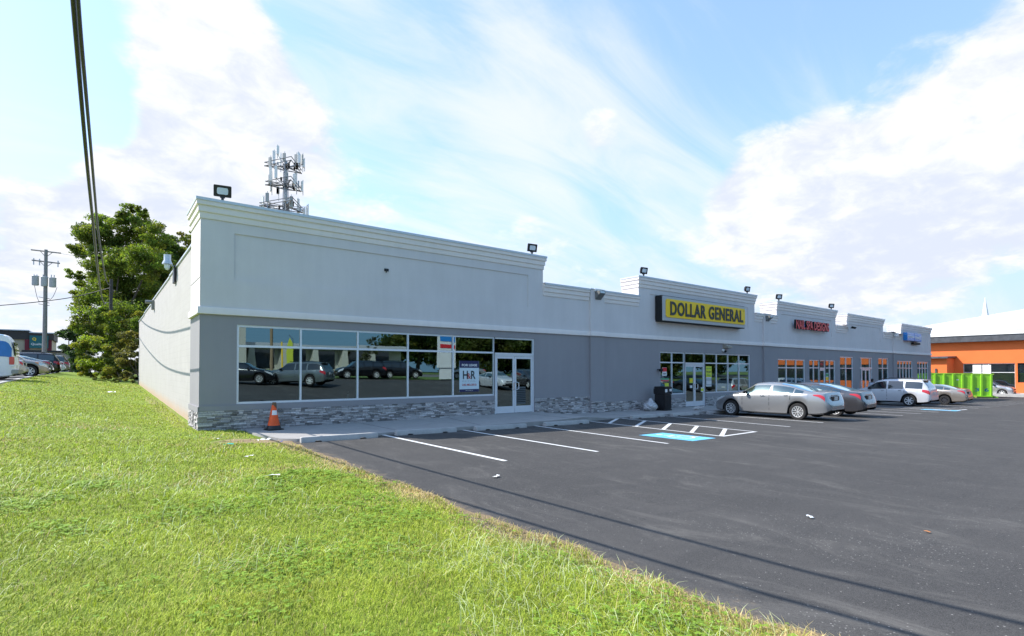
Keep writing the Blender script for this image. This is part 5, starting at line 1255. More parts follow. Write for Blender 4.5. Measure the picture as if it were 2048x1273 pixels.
# ------------------------------------------------------------------ hotel, pole, tower on the left
ht = empty('hotel', (-14, 126, 1.4), 0, 'low two storey hotel with brown roof band and dark red corner pillars', 'building')
def hotel():
    c = pix(103, 745, 96); a = c - Vector((45, 0, 0)); u = (c - a); u.z = 0; Lh = u.length; u.normalize(); nrm = Vector((-u.y, u.x, 0))
    if nrm.dot(Vector((c.x, c.y, 0))) > 0: nrm = -nrm
    def T(x, o_, z): v_ = Vector((c.x, c.y, 0)) - u * x + nrm * o_; return (v_.x, v_.y, z)
    m_cr = pmat('cream_stucco', (.50, .41, .29), .8, var=.05, vs=1); m_br = pmat('brown_band', (.055, .045, .04), .7); m_dr = pmat('dark_red_pillar', (.20, .015, .03), .6); m_pk = pmat('mauve_panel', (.30, .25, .27), .7); m_teal = pmat('teal_sign', (.01, .13, .14), .4)
    def bx(b, x0, x1, o0, o1, z0, z1, m=0):
        P = [T(x0, o0, z0), T(x1, o0, z0), T(x1, o1, z0), T(x0, o1, z0)]; b.prism(P, (0, 0, z1 - z0), m)
    zb, zt = 1.4, 8.7
    b = MB(); bx(b, 0, Lh, -12, 0, zb, 7.3); child(b, 'wall', m_cr, ht)
    b = MB(); bx(b, 3.0, Lh, -12, .25, 7.2, 8.7); bx(b, -.3, 3.0, -10, .5, 7.2, 8.35); child(b, 'roof_band', m_br, ht)
    b = MB(); bx(b, -.5, 3., -12, .7, 8.35, 8.5); bx(b, 3., Lh, -12, .5, 8.7, 8.86); child(b, 'roof_edge', m_cap, ht)
    for x in (.0, 3.0): b = MB(); bx(b, x, x + .6, 0, .3, zb, 7.2); child(b, 'pillar', m_dr, ht)
    b = MB(); bx(b, .45, 2.95, .5, .75, 5.7, 7.9); s = child(b, 'hotel_sign', m_teal, ht)
    t = put_text('lettering', 'Quality', 0, 0, 1.7, .5, 0, m_white, bold=.02, fr=lambda a_, o_, v_: T(2.75 - a_, .77, 6.1 + v_)); reparent(t, s)
    t = put_text('lettering', 'Q', 0, 0, .55, .6, 0, m_yel, bold=.04, fr=lambda a_, o_, v_: T(2.6 - a_, .77, 6.95 + v_)); reparent(t, s)
    for x in (7.0, 12.5, 18, 23.5):
        for z in (2.1, 5.0):
            b = MB(); bx(b, x - .1, x + 1.7, 0, .05, z - .7, z + 1.9, 0); bx(b, x + .12, x + 1.5, .05, .09, z - .1, z + 1.7, 1); bx(b, x + .12, x + 1.5, .05, .12, z - .6, z - .2, 2); w_ = child(b, 'window', [m_pk, m_cglass, m_trimk], ht)
hotel()
b = MB(); b.box(-8.5, -1.5, 100, 108, 1.2, 4.3, 0); b.box(-8.8, -1.2, 99.8, 108.3, 4.3, 4.55, 1); b.box(-6.5, -5.4, 99.93, 100, 2.9, 4.0, 1); tag(b.build('brick_house', [pmat('pale_brick', (.30, .27, .23), .9), m_trimk]), 'small pale flat roofed house between the hotel and the dark tree', 'building')

up = empty('utility_pole', (0, 0, 0), 0, 'grey wooden utility pole with two crossarms and three transformers', 'utility pole')
def upole(root, base, top, r0, r1, arms=True):
    m_w = pmat('weathered_pole', (.27, .25, .235) if arms else (.07, .06, .055), .9, var=.15, vs=6)
    root.location = base; H_ = top
    b = MB(); b.tube([(0, 0, -.3), (0, 0, H_)], [r0, r1], 12); b.build('pole', m_w, root, smooth=50)
    if not arms: return
    d = Vector((math.sin(YAW), -math.cos(YAW), 0)); d = (d * .98 + Vector((0, .2, 0))).normalized()
    for z, wd_ in ((H_ - .15, 1.22), (H_ - 1.12, 1.14)):
        b = MB(); b.tube([(-d * wd_) + Vector((0, 0, z + .1)), (d * wd_) + Vector((0, 0, z - .12))], .065, 6)
        for s_ in (-1, 1): b.tube([d * .55 * s_ + Vector((0, 0, z - .08 * s_)), Vector((0, 0, z - .55))], .025, 5)
        b.build('crossarm', m_w, root)
    for k_ in (-1.0, -.52, 1.0):
        b = MB(); p = d * k_ + Vector((0, 0, H_ - 1.12 - .08 * k_)); b.tube([p + Vector((0, 0, .02)), p + Vector((0, 0, .20))], .05, 6); b.tube([p + Vector((0, 0, -.05)), p + Vector((0, 0, -.4))], .045, 6); b.build('insulator', m_galv, root)
    for k_ in (-.66, .08, .76):
        b = MB(); p = d * k_ + Vector((-.15, -.25 if k_ == .12 else 0, 0)); q = [(.0, .9), (.26, .9), (.29, .87), (.26, .83), (.26, .05), (.22, 0), (0, 0)]
        b.lathe([(r_, h_) for r_, h_ in q], 'Z', (p.x, p.y, H_ - 3.45 - .1 * k_), 16)
        for s_ in (-.1, .1): b.tube([(p.x + s_, p.y, H_ - 2.58), (p.x + s_, p.y, H_ - 2.36)], .04, 6)
        b.build('transformer', pmat('transformer_grey', (.50, .52, .55), .45), root, smooth=40)
    b = MB()
    for a_, b_ in (((-.9, -3.4), (-.5, -4.9)), ((.95, -3.5), (.35, -4.7))):
        P = [d * lerp(a_[0], b_[0], t_) + Vector((0, 0, H_ + lerp(a_[1], b_[1], t_) - .25 * math.sin(math.pi * t_))) for t_ in [0, .25, .5, .75, 1]]; b.tube(P, .02, 5)
    for z in (-4.55, -4.95, -5.2): b.tube([(-d * .55) + Vector((0, 0, H_ + z + .1)), (d * .35) + Vector((0, 0, H_ + z - .05))], .025, 5)
    b.build('lead_wires', m_trimk, root)
pb = pix(88.5, 745, 50)
upole(up, (pb.x, pb.y, 1.3), pix(90, 499, 50).z - 1.3, .21, .13)
pole2 = empty('utility_pole', (0, 0, 0), 0, 'dark utility pole buried in the big tree where the cables end', 'utility pole')
pq = pix(222, 600, 46); upole(pole2, (pq.x, pq.y, .9), 8.6, .16, .12, False)
cb = empty('d'); bpy.data.objects.remove(cb)
m_cable = pmat('black_cable', (.03, .028, .03), .5)
def cable(pts, rad, lab, sub=14, mat=None, group=None):
    P = [Vector(p) for p in pts]; out = []
    for i in range(len(P) - 1):
        p0, p1, p2, p3 = P[max(i - 1, 0)], P[i], P[i + 1], P[min(i + 2, len(P) - 1)]
        for j in range(sub):
            t = j / sub
            out.append(.5 * ((2 * p1) + (p2 - p0) * t + (2 * p0 - 5 * p1 + 4 * p2 - p3) * t * t + (3 * p1 - p0 - 3 * p2 + p3) * t ** 3))
    out.append(P[-1]); b = MB(); b.tube(out, rad, 8); return tag(b.build('overhead_cable', mat or m_cable, smooth=60), lab, 'cable', group)
cable([(-.5, -22, 9.6), (-.45, -8, 8.1), (-.37, 2, 7.15), (-.33, 5.7, 6.8), (-.30, 9.08, 6.48), (-.265, 11.2, 6.3), (-.22, 13.8, 6.1), (-.18, 16.8, 5.97), (-.12, 21.5, 5.93), (.02, 29, 6.08), (.2, 40, 6.9), (.38, 49, 7.9), (pq.x, pq.y, 9.0)], .028, 'right strand of the thick black cables running overhead', group='thick cables overhead')
cable([(-.5, -22, 9.2), (-.4, -8, 7.5), (-.32, 2, 6.25), (-.30, 5, 5.85), (-.28, 7.5, 5.5), (-.23, 11, 5.02), (-.17, 15, 4.7), (-.1, 21.3, 4.5), (0, 30, 4.75), (.15, 40, 5.6), (.22, 46, 6.3), (pq.x, pq.y, 7.4)], .026, 'left lower strand of the thick black cables running overhead', group='thick cables overhead')
a_ = pix(-60, 616, 44); c_ = pix(150, 594, 49); e_ = pix(225, 575, 50)
cable([a_, pix(60, 606, 46), c_, e_], .035, 'single dark cable crossing in front of the grey pole', 8)
m_thin = pmat('thin_wire', (.30, .30, .32), .5)
cable([pix(115, 506, 50), pix(160, 512, 56), pix(250, 510, 66)], .012, 'thin wire leaving the upper crossarm', 6, m_thin)
for dy in (0, 9, 17):
    cable([pix(1776, 662 + dy * .6, 90), pix(1900, 654 + dy, 90), pix(2060, 640 + dy * .8, 90)], .03, ['highest', 'middle', 'lowest'][[0, 9, 17].index(dy)] + ' thin wire over the white roof', 8, m_thin, 'thin wires over the white roof')

ct = empty('cell_tower', (20.4, 78.3, 1), 0, 'grey monopole cell tower with three tiers of white panel antennas', 'cell tower')
def celltower():
    D = 75; rr = random.Random(4); m_st = pmat('tower_steel', (.40, .41, .43), .5, .5); m_pan = pmat('antenna_white', (.85, .83, .80), .5); m_rad = pmat('radio_grey', (.40, .40, .38), .6)
    o = pix(572, 297, D); mpp = D / FPX; X0, Y0 = o.x, o.y; ct.location = (X0, Y0, 1)
    def zz_(py): return pix(572, py, D).z - 1
    rt = Vector((math.sin(YAW), -math.cos(YAW), 0)); fw = Vector((math.cos(YAW), math.sin(YAW), 0))
    b = MB(); b.tube([(0, 0, 0), (0, 0, zz_(322))], [.42, .20], 12); 
    for a in range(6): b.tube([(.40 * math.cos(a), .40 * math.sin(a), zz_(450)), (.28 * math.cos(a), .28 * math.sin(a), zz_(345))], .05, 5)
    b.build('mast', m_st, ct, smooth=50)
    tiers = [(334, 2.3, [(-28, 298, 327, 0), (-20, 300, 330, 1), (-9, 299, 316, 0), (11, 300, 330, 2), (17, 297, 326, 0), (20, 303, 320, 0), (37, 320, 337, 0), (34, 312, 332, 2), (-24, 322, 342, 2), (6, 316, 332, 2)]),
             (372, 2.2, [(-32, 344, 382, 0), (-21, 342, 370, 0), (-8, 343, 367, 0), (13, 340, 376, 0), (22, 353, 374, 0), (31, 362, 383, 0), (-27, 354, 372, 2), (9, 352, 366, 2), (-22, 372, 384, 2)]),
             (414, 2.8, [(-46, 396, 418, 0), (-43, 396, 420, 0), (-24, 396, 414, 2), (-14, 398, 420, 2), (-8, 386, 420, 0), (8, 396, 412, 2), (12, 388, 424, 0), (22, 402, 424, 2), (28, 410, 426, 0), (42, 410, 430, 0), (-38, 402, 416, 2)])]
    for py, rad_, pans in tiers:
        z = zz_(py); f = MB(); n = 3; V = []
        for i in range(n):
            a = 2 * math.pi * i / n + .5; V.append(Vector((math.cos(a), math.sin(a), 0)) * rad_ * 1.25)
        for i in range(n):
            for dz in (0, .5 if py < 400 else .4): 
                f.tube([V[i] + Vector((0, 0, dz)) + Vector((0, 0, z)), V[(i + 1) % n] + Vector((0, 0, dz + z))], .06, 5)
            f.tube([(0, 0, z), V[i] + Vector((0, 0, z))], .09, 6); f.tube([(0, 0, z - .6), V[i] * .9 + Vector((0, 0, z))], .06, 5)
        f.tube([(0, 0, z - .3), (0, 0, z + .3)], .42, 12)
        for q_ in range(6): a = rr.uniform(0, 6.28); s_ = rr.uniform(.8, 2.4); h_ = rr.uniform(.1, .5); p = Vector((math.cos(a), math.sin(a), 0)) * s_ + Vector((0, 0, z + rr.uniform(-.5, .8))); f.box(p.x - .10, p.x + .10, p.y - .10, p.y + .10, p.z - h_, p.z + h_); f.build('antenna_frame', m_st, ct)
        for dx, p0, p1, kind in pans:
            depth = (1 if rr.random() < .6 else -1) * rr.uniform(.5, .9) * math.sqrt(max(.15, rad_ ** 2 - (dx * mpp) ** 2)); c_ = rt * dx * mpp - fw * depth
            z0, z1 = zz_(p1), zz_(p0); hw = {0: .14, 1: .19, 2: .17}[kind] * 1.25
            b = MB(); M = Matrix.Translation(c_) @ Matrix.Rotation(YAW - R(90) + rr.uniform(-.7, .7), 4, 'Z')
            b.box(-hw, hw, -.1, .1, z0, z1, M=M, bev=.03)
            zm = min(max(z, z0), z1); b.tube([c_ * .15 + Vector((0, 0, z)), c_ + Vector((0, 0, zm))], .045, 5, 1)
            if kind != 2: b.box(-.035, .035, .12, .19, z0 - .5, z1 + .2, 1, M=M)
            else: b.box(-.03, .03, .1, .16, z0 - 1.0, z1 + .3, 1, M=M)
            b.build('panel_antenna' if kind != 2 else 'radio_unit', [m_rad if kind == 2 else m_pan, m_st], ct)
celltower()

# ------------------------------------------------------------------ things across the street, seen in the glass
ob = empty('office_building', (20, -42, 2.0), 0, 'low beige building with dark openings across the street, mirrored in the windows', 'building')
def office():
    m_bg = pmat('beige_stucco', (.52, .50, .44), .85, var=.06); b = MB()
    b.box(-14, 14, -58, -40, 1.6, 7.6); child(b, 'tall_wing', m_bg, ob)
    b = MB(); b.box(14, 36, -58, -43, 1.6, 4.6); child(b, 'wall', m_bg, ob); b = MB(); b.box(14.1, 36.4, -58, -41.4, 4.6, 5.1); child(b, 'roof_canopy', m_cap, ob)
    for i in range(5):
        x = 15.6 + i * 4.0; b = MB(); b.box(x, x + 2.4, -43.02, -42.95, 1.9, 4.4); child(b, 'window', m_cglass, ob)
        b = MB(); b.prism([(x - 1.3, -43, 1.6), (x - .1, -43, 1.6), (x - .35, -43, 4.59), (x - 1.0, -43, 4.59)], (0, 1.5, 0)); child(b, 'pier', m_bg, ob)
office()
py_ = empty('utility_pole', (13.9, -27, 1.3), 0, 'wooden pole with yellow guard across the street, mirrored in the first window', 'utility pole')
b = MB(); b.tube([(0, 0, 0), (0, 0, 9)], [.17, .12], 10); b.build('pole', pmat('brown_pole', (.28, .20, .12), .9), py_); b = MB(); b.tube([(.9, .5, 0), (.9, .5, 3.2)], .08, 8); b.build('yellow_guard', m_yel, py_)
ff = empty('feather_flag', (17.0, -30.5, 1.6), 0, 'yellow feather flag across the street, mirrored in the first window', 'flag')
b = MB(); b.tube([(0, 0, 0), (0, 0, 3.4), (-.5, 0, 3.9)], .03, 6); b.build('flagpole', m_trimk, ff); b = MB(); b.prism([(-.05, .01, .6), (-.7, .01, .75), (-.75, .01, 2.2), (-.5, .01, 3.3), (-.4, .01, 3.6), (-.05, .01, 3.0)], (0, .02, 0)); b.build('banner', m_lime, ff)
ps = empty('pylon_sign', (28.3, -16.2, 1.0), 0, 'tall white pylon sign with blue and red panels, mirrored in the fourth window', 'sign')
b = MB(); b.box(-1.0, 1.0, -.2, .2, 1.0, 5.2); b.box(-.8, .8, -.1, .1, -.2, 1.0); b.build('sign_board', m_white, ps); b = MB(); b.box(-.9, .9, .2, .23, 3.6, 4.4, 0); b.build('blue_panel', m_blue, ps); b = MB(); b.box(-.9, .9, .2, .23, 2.9, 3.3); b.build('red_panel', m_red, ps)

# ------------------------------------------------------------------ vegetation
def leaf_mat(name, tint=(1, 1, 1), trans=.35, rough=.55):
    m = bpy.data.materials.new(name); m.use_nodes = True; n = NT(m.node_tree); p = n.n['Principled BSDF']
    at = n.mix(1., n.node('ShaderNodeVertexColor', layer_name='Col').outputs[0], tint, 'MULTIPLY')
    n.l.new(at, p.inputs['Base Color']); p.inputs['Roughness'].default_value = rough; p.inputs['Specular IOR Level'].default_value = .35
    tb = n.node('ShaderNodeBsdfTranslucent'); n.l.new(n.mix(1., at, (1.1, 1.15, .55), 'MULTIPLY'), tb.inputs[0])
    mx = n.node('ShaderNodeMixShader', ins={0: trans, 1: p.outputs[0], 2: tb.outputs[0]})
    n.l.new(mx.outputs[0], n.n['Material Output'].inputs[0]); return m
m_leaf = leaf_mat('tree_leaves', trans=.55); m_bark = pmat('bark', (.10, .08, .065), .9, var=.3, vs=6, bump=.6, bs=14, bdist=.03)
def np_mesh(name, V, nper, mat, C, parent=None):
    """V: (N, nper, 3) separate polygons; C: (N, 3) colours"""
    N = len(V); me = bpy.data.meshes.new(name); me.vertices.add(N * nper); me.loops.add(N * nper); me.polygons.add(N)
    me.vertices.foreach_set('co', V.reshape(-1).astype('f4')); me.loops.foreach_set('vertex_index', np.arange(N * nper, dtype='i4'))
    me.polygons.foreach_set('loop_start', np.arange(0, N * nper, nper, dtype='i4')); me.polygons.foreach_set('loop_total', np.full(N, nper, 'i4'))
    me.materials.append(mat); me.update(calc_edges=True)
    a = me.color_attributes.new('Col', 'FLOAT_COLOR', 'CORNER'); cc = np.ones((N, nper, 4), 'f4'); cc[:, :, :3] = C[:, None, :]; a.data.foreach_set('color', cc.reshape(-1))
    o = bpy.data.objects.new(name, me); col.objects.link(o)
    if parent: o.parent = parent
    return o
def leaves(clumps, origin, size, dens, base, var=.35, yel=.15, droop=.3, sub=9, flat=.85, rg=rng):
    """clumps: [(centre, radius)]; returns quad vertices and colours"""
    P = []; Cs = []
    for c, r in clumps:
        ns = max(4, int(sub * (r / 1.5) ** 1.2)); n = int(dens * r * r)
        sc_ = rg.normal(size=(ns, 3)); sc_ /= np.linalg.norm(sc_, axis=1)[:, None]; sc_ *= (rg.uniform(.3, 1.15, (ns, 1)) ** .7) * r * np.array([1, 1, flat])
        sr = rg.uniform(.24, .52, ns) * r; tone = rg.uniform(1 - var, 1 + var, ns); ye = rg.random(ns) ** 3
        k = rg.integers(0, ns, n); d = rg.normal(size=(n, 3)); d /= np.linalg.norm(d, axis=1)[:, None]; d *= (rg.random((n, 1)) ** .45) * sr[k][:, None] * np.array([1.15, 1.15, .7])
        p = np.array(c) + sc_[k] + d - np.array(origin); P.append(p)
        t = tone[k] * rg.uniform(.7, 1.3, n); y = np.clip(ye[k] * yel * 3 + (rg.random(n) < yel * .25) * .8, 0, 1)
        b = np.array(base)[None] * t[:, None]; Cs.append(b * (1 - y[:, None]) + np.array([.24, .21, .035])[None] * t[:, None] * y[:, None])
    P = np.concatenate(P); C = np.concatenate(Cs); n = len(P)
    u = rg.normal(size=(n, 3)); u[:, 2] -= droop; u /= np.linalg.norm(u, axis=1)[:, None]
    v = np.cross(u, rg.normal(size=(n, 3)) + np.array([0, 0, .8])); v /= np.linalg.norm(v, axis=1)[:, None]
    L = size * rg.uniform(.6, 1.35, (n, 1)); W_ = L * rg.uniform(.38, .6, (n, 1))
    V = np.stack([P - u * L * .5, P + v * W_ * .5 - u * L * .05, P + u * L * .5, P - v * W_ * .5 - u * L * .05], 1)
    return V, np.clip(C, .004, .6)
def tree(name, label, cat, base, clumps, size=.28, dens=420, col_=(.055, .095, .018), trunk=.28, nlimb=9, group=None, yel=.15, var=.35, limbs=True, sub=14):
    base = Vector(base); t = empty(name, base, 0, label, cat, group)
    V, C = leaves(clumps, base, size, dens, col_, var, yel, sub=sub); np_mesh('crown', V, 4, m_leaf, C, t)
    if limbs:
        b = MB(); top = max(clumps, key=lambda c: c[0][2] - .5 * c[1]); mid = sum((Vector(c[0]) for c in clumps), Vector()) / len(clumps)
        hub = base.lerp(mid, .45); hub.x = base.x + (mid.x - base.x) * .2; hub.y = base.y + (mid.y - base.y) * .2
        k1 = base.lerp(hub, .5) + Vector((.1, .05, 0)); b.tube([(0, 0, -.3), k1 - base, hub - base], [trunk * 1.25, trunk, trunk * .8], 10)
        cl = sorted(clumps, key=lambda c: -c[1])[:nlimb]
        for c, r in cl:
            e = Vector(c); m1 = hub.lerp(e, .5) + Vector((random.uniform(-.3, .3), random.uniform(-.3, .3), -.1 * (e - hub).length)); b.tube([hub - base, m1 - base, e - base], [trunk * .55, trunk * .32, trunk * .12], 6, cap=False)
            for q in range(3):
                a = Vector((random.gauss(0, 1), random.gauss(0, 1), random.gauss(.3, .7))).normalized() * r * .75; b.tube([e - base, e + a * .5 - base, e + a - base], [trunk * .14, trunk * .08, trunk * .03], 5, cap=False)
        b.build('trunk', m_bark, t, smooth=60)
    return t
def cl(L, D, spread=3.5):
    out = []
    for px, py, r in L: out.append((tuple(pix(px, py, D + random.uniform(-spread, spread))), r * D / FPX))
    return out
random.seed(11)
B0 = pix(235, 745, 56); 
tree('big_tree', 'tall leafy tree with a ragged two-lobed crown beyond the block wall', 'tree', (B0.x, B0.y, 1.0),
     cl([(185, 470, 30), (205, 447, 26), (168, 500, 22), (232, 465, 24), (215, 500, 28), (262, 432, 22), (285, 424, 12), (245, 440, 14), (290, 455, 26), (275, 490, 34), (310, 475, 24), (240, 525, 36), (300, 525, 36), (200, 545, 30), (168, 570, 14), (152, 549, 12), (165, 592, 20), (155, 604, 10), (225, 580, 42), (280, 580, 40), (200, 620, 40), (250, 640, 40), (290, 625, 28), (165, 650, 18), (215, 670, 36)], 56) + cl([(222, 530, 22), (216, 636, 20), (230, 655, 22), (214, 690, 22), (228, 725, 22), (200, 520, 14), (206, 618, 12)], 42.5, .8), .24, 1900, (.15, .215, .035), .34, 14, yel=.16, var=.5, sub=28)
B1 = pix(345, 745, 62)
tree('broad_tree', 'rounded darker tree rising just above the block wall', 'tree', (B1.x, B1.y, 1.1), cl([(325, 490, 26), (345, 500, 24), (330, 530, 32), (350, 545, 26), (325, 570, 28), (300, 560, 24), (340, 472, 10), (325, 600, 34), (290, 620, 30), (270, 660, 36), (245, 690, 26)], 62), .25, 1700, (.095, .16, .03), .3, 8, yel=.08)
B2 = pix(385, 745, 66)
tree('pale_tree', 'pale yellow green treetop touching the white cornice', 'tree', (B2.x, B2.y, 1.1), cl([(372, 478, 14), (382, 466, 10), (365, 500, 18), (380, 500, 18), (360, 520, 22), (395, 490, 18)], 66), .30, 800, (.13, .17, .03), .2, 5, yel=.3)
B3 = pix(140, 745, 66)
tree('dark_evergreen', 'dark drooping evergreen left of the big tree', 'tree', (B3.x, B3.y, 1.3), cl([(150, 650, 14), (138, 660, 14), (130, 672, 12), (148, 680, 20), (160, 700, 24), (140, 700, 14), (155, 725, 20), (165, 660, 16)], 66), .28, 1000, (.04, .075, .03), .2, 6, yel=0)
for i, (cs, D, c, lab) in enumerate([([(165, 700, 18), (185, 690, 24), (190, 715, 26), (165, 725, 18), (205, 735, 20), (175, 742, 14), (155, 715, 10), (168, 747, 9), (190, 750, 11)], 43, (.19, .25, .03), 'bright yellow green shrub at the foot of the big tree'),
        ([(225, 700, 26), (215, 728, 24), (240, 722, 24), (230, 748, 16), (205, 715, 14), (215, 752, 12), (238, 758, 11)], 40.5, (.13, .17, .035), 'tangled olive shrub between the yellow green shrub and the wall'),
        ([(262, 700, 22), (266, 735, 20), (258, 752, 14), (250, 715, 20), (272, 715, 12), (262, 670, 20), (262, 760, 11), (248, 758, 10), (268, 690, 14)], 38.5, (.15, .15, .075), 'greyish brown shrub against the far end of the block wall'),
        ([(190, 655, 22), (215, 660, 22), (245, 665, 26), (270, 640, 22), (180, 672, 14)], 50, (.11, .165, .03), 'mid green vine mass over the shrubs'),
        ([(250, 738, 20), (275, 732, 18), (230, 740, 18), (205, 742, 16), (262, 742, 24), (285, 738, 24), (240, 742, 22), (220, 744, 18), (300, 740, 20)], 50, (.08, .12, .03), 'dark green hedge behind the low shrubs')]):
    q = pix(cs[0][0] + 15, 750, D); z = lawn(min(q.x, 1.9), q.y)
    tree('shrub', lab, 'shrub', (q.x, q.y, z), cl(cs, D, .7), .16, 2600, c, .06, 5, 'shrubs at the end of the lawn', yel=.3, var=.45, sub=14)
for (px, py, r, lab) in [(200, 757, 9, 'low dark clump of weeds on the lawn'), (212, 760, 7, 'small weed clump beside the larger one'), (230, 767, 7, 'small dark weed clump nearest the block wall')]:
    q = pix(px, py, 38); q.z = lawn(q.x, q.y) + .1; V, C = leaves([(tuple(q), r * 38 / FPX)], (q.x, q.y, q.z - .1), .09, 4200, (.14, .18, .06), .3, .1, flat=.5)
    o = np_mesh('weed_clump', V, 4, m_leaf, C); o.location = (q.x, q.y, q.z - .1); tag(o, lab, 'weeds', 'weed clumps on the lawn')
b = MB(); q = pix(190, 750, 47); b.box(-.06, .06, -.06, .06, -.2, 1.0, bev=.01); o = b.build('stone_post', m_bark, smooth=30); o.location = (q.x, q.y, lawn(q.x, q.y)); tag(o, 'short weathered post half hidden in the shrubs', 'post')
# trees across the street, mirrored in the glass
random.seed(5)
for i in range(11):
    x, y = (42 + i * 9 + random.uniform(-2, 2), -44 - random.uniform(0, 8) - i * .5) if i < 7 else (62 + (i - 7) * 16, -23 - (i - 7) * 1.5)
    h = random.uniform(10, 15); c = []
    for k in range(9): c.append(((x + random.uniform(-4.5, 4.5), y + random.uniform(-4, 4), 2 + h * random.uniform(.1, 1.)), random.uniform(2.4, 3.8)))
    tree('street_tree', ['nearest', 'second', 'third', 'fourth', 'fifth', 'sixth', 'seventh', 'eighth', 'ninth', 'tenth', 'farthest'][i] + ' dark tree of the row across the street, mirrored in the shop glass', 'tree', (x, y, 2.0), c, .6, 260, [(.05, .09, .02), (.07, .10, .02), (.035, .065, .018)][i % 3], .3, 4, 'trees across the street', yel=.12)
for i, x in enumerate((29,)):
    c = [((x + random.uniform(-.6, .6), -38 + random.uniform(-.6, .6), 3 + k * .7), .8) for k in range(5)]
    tree('young_street_tree', 'slender young tree in front of the beige building across the street', 'tree', (x, -38, 2.0), c, .25, 300, (.06, .07, .03), .08, 3, None, yel=.2)
# far tree band behind everything
for i, (x0, x1, y, h) in enumerate([(62, 130, 105, 5.5)]):
    c = []
    for k in range(16): c.append(((x0 + (x1 - x0) * k / 15, y + random.uniform(-4, 4), h * random.uniform(.5, .9)), random.uniform(2.5, 3.5)))
    V, C = leaves(c, (0, 0, 0), .5, 90, (.05, .08, .025), .3, .1); tag(np_mesh('distant_wood', V, 4, m_leaf, C), kind='stuff', label='distant band of trees behind the shops', cat='trees')
b = MB()

# ------------------------------------------------------------------ grass
def interp_lawn(x, y):
    zl = np.interp(y, [4, 28, 50, 75], [0, .98, 1.3, 1.5]); zr = np.interp(y, [14, 17, 48, 75], [0, .03, .70, 1.2])
    t = np.clip((x + 3.2) / 5.1, 0, 1); t = t * t * (3 - 2 * t); z = zl * (1 - t) + zr * t
    q = np.clip((x - 2.3) / 1.1, 0, 1); q = q * q * (3 - 2 * q); z = z - .07 * q * (y < 17)
    return z + np.interp(y, [-9, -2, 2], [.8, .14, 0]) + .008 * np.sin(x * 3 + y * 1.7)
def vnoise(x, y, s, seed):
    g = np.random.default_rng(seed).random((64, 64)); u = x * s; v = y * s; i = np.floor(u).astype(int); j = np.floor(v).astype(int); fu = u - i; fv = v - j; fu = fu * fu * (3 - 2 * fu); fv = fv * fv * (3 - 2 * fv)
    G = lambda a, b_: g[a % 64, b_ % 64]
    return (G(i, j) * (1 - fu) + G(i + 1, j) * fu) * (1 - fv) + (G(i, j + 1) * (1 - fu) + G(i + 1, j + 1) * fu) * fv
def fbm(x, y, s, seed): return (vnoise(x, y, s, seed) + .5 * vnoise(x, y, s * 2.1, seed + 1) + .25 * vnoise(x, y, s * 4.3, seed + 2)) / 1.75
def scatter(r0, r1, dens, rg):
    a0, a1 = R(15), R(118); area = (a1 - a0) / 2 * (r1 ** 2 - r0 ** 2); n = int(area * dens)
    r = np.sqrt(rg.random(n) * (r1 ** 2 - r0 ** 2) + r0 ** 2); a = rg.uniform(a0, a1, n); x = r * np.cos(a); y = r * np.sin(a)
    edge = 3.37 + .05 * np.sin(y * 2.1) + .03 * np.sin(y * 5.3 + 1) + .02 * np.sin(y * 13.1)
    k = (x < edge + rg.normal(0, .025, n)) & ((y < 15.8) | (x < 1.95)) & ((y < 12.6) | (x < 3.1)) & (y > .2) & ((x > -3.4) | (y < 26.8)) & ~((y > 13.9) & (x > 2.95))
    bare = ((x - 2.7) / .95) ** 2 + ((y - 13.25) / .55) ** 2 < 1.25 * (.4 + fbm(x, y, 2.5, 40)); k &= ~(bare & (rg.random(n) < .95))
    x, y = x[k], y[k]
    thin = np.clip((x - 3.0) / .4, 0, 1); k = rg.random(len(x)) > thin * .55; return x[k], y[k]
rg = np.random.default_rng(21)
Vs, Cs = [], []
def blades(x, y, L, Wd, lay, rg, pale=False):
    n = len(x); z = interp_lawn(x, y); az = rg.uniform(0, 2 * np.pi, n) ; az = np.where(rg.random(n) < .45, R(60) + rg.normal(0, .5, n), az)
    lean = np.clip(rg.normal(.95, .38, n) + lay, .1, 1.5); dx, dy = np.cos(az), np.sin(az); hx, hz_ = np.sin(lean), np.cos(lean)
    p0 = np.stack([x, y, z - .004], 1); side = np.stack([-dy, dx, np.zeros(n)], 1) * (Wd / 2)[:, None]
    m_ = p0 + np.stack([dx * hx * .45, dy * hx * .45, hz_ * .62 + .05], 1) * L[:, None]; e = p0 + np.stack([dx * hx, dy * hx, hz_ * .85], 1) * L[:, None]
    V1 = np.stack([p0 - side, p0 + side, m_ + side * .85, m_ - side * .85], 1); V2 = np.stack([m_ - side * .85, m_ + side * .85, e + side * .1, e - side * .1], 1)
    big = fbm(x, y, .45, 3); sm = fbm(x, y, 2.2, 9); t = (1.0 + .66 * sm) * rg.uniform(.75, 1.3, n)
    cg = np.array([.235, .315, .026])[None] * (1 - big[:, None]) + np.array([.36, .39, .05])[None] * big[:, None]; cg = cg * t[:, None]
    dry = np.clip((x - 2.78 + .9 * (fbm(x, y, 1.2, 12) - .5)) / .62, 0, 1) ** 1.5 * .72 + np.clip((fbm(x, y, .8, 17) - .62) * 2.2, 0, .5)
    dr = (rg.random(n) < dry + .045)[:, None]; c = np.where(dr, np.array([.48, .37, .17])[None] * t[:, None], cg)
    if pale: pp = (rg.random(n) < .45)[:, None]; c = np.where(pp, np.array([.46, .50, .26])[None] * t[:, None], c)
    else: c = c * np.where(rg.random(n) < .22, .45, 1.)[:, None]
    Vs.append(V1); Vs.append(V2); Cs.append(c * .92); Cs.append(c * 1.08)
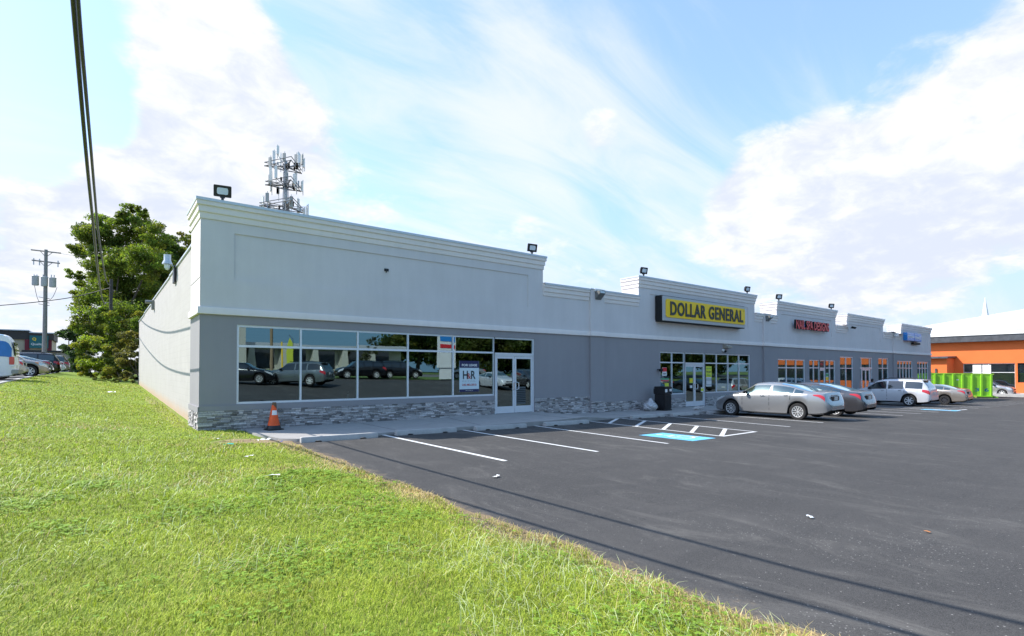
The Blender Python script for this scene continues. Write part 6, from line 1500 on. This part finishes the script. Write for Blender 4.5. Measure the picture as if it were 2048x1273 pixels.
for r0, r1, dens, L0, lay in [(1.6, 4.2, 8000, .055, 0), (4.2, 8, 3800, .052, 0), (8, 14, 1700, .048, 0), (14, 26, 520, .048, 0), (26, 46, 120, .055, 0)]:
    x, y = scatter(r0, r1, dens, rg); r = np.hypot(x, y); hgt = .65 + .8 * fbm(x, y, 1.1, 30)
    blades(x, y, L0 * rg.uniform(.55, 1.5, len(x)) * hgt, np.maximum(.0030, .0009 * r) * rg.uniform(.7, 1.3, len(x)), 0, rg)
for r0, r1, dens in [(1.6, 5, 700), (5, 12, 170), (12, 20, 35)]:            # longer mown stems lying over
    x, y = scatter(r0, r1, dens, rg); k = fbm(x, y, .7, 51) > .5; x, y = x[k], y[k]; blades(x, y, rg.uniform(.08, .24, len(x)), np.maximum(.0034, .0010 * np.hypot(x, y)) * np.ones(len(x)), .45, rg, True)
n = 70000; x = rg.uniform(-7, 3.38, n); y = rg.uniform(-4, 4, n); k = (np.hypot(x, y) < 1.6) | (y < .42) | (np.degrees(np.arctan2(y, x)) > 118); x, y = x[k], y[k]; blades(x, y, .055 * rg.uniform(.55, 1.5, len(x)), .0036 * np.ones(len(x)), 0, rg)
# tufts hanging over the asphalt edge
y = rg.uniform(.8, 12.4, 5200); x = 3.37 + .05 * np.sin(y * 2.1) + .03 * np.sin(y * 5.3 + 1) + .02 * np.sin(y * 13.1) - np.abs(rg.normal(0, .07, len(y))); k = fbm(x, y, 1.8, 61) > .42; x, y = x[k], y[k]
blades(x, y, rg.uniform(.05, .13, len(x)), np.maximum(.0035, .001 * np.hypot(x, y)), .1, rg)
V = np.concatenate(Vs); C = np.concatenate(Cs)
m_grass = leaf_mat('grass_blades', trans=.30, rough=.62)
tag(np_mesh('grass', V, 4, m_grass, C), kind='stuff', label='short green lawn grass with dry edges', cat='grass')
# clover
x, y = scatter(1.6, 9, 650, rg); k = (fbm(x, y, .9, 71) - .45) * 2.2 + (fbm(x, y, 3.5, 75) - .5) > rg.random(len(x)) * .9; x, y = x[k], y[k]; n = len(x)
Vs = []; Cs = []; z = interp_lawn(x, y) + rg.uniform(.025, .055, n); s = rg.uniform(.007, .013, n) * np.maximum(1, np.hypot(x, y) / 5); az = rg.uniform(0, 6.28, n); c0 = np.array([.21, .33, .035])[None] * rg.uniform(.7, 1.35, (n, 1))
for q in range(3):
    a = az + q * 2.094; cx_, cy_ = x + np.cos(a) * s, y + np.sin(a) * s; P = []
    for w_ in range(6):
        b_ = w_ * 1.0472; P.append(np.stack([cx_ + np.cos(b_) * s * .92, cy_ + np.sin(b_) * s * .92, z + rg.uniform(-.3, .3, n) * s], 1))
    Vs.append(np.stack(P, 1)); Cs.append(c0)
tag(np_mesh('clover', np.concatenate(Vs), 6, m_grass, np.concatenate(Cs)), kind='stuff', label='patches of clover leaves in the lawn', cat='clover')
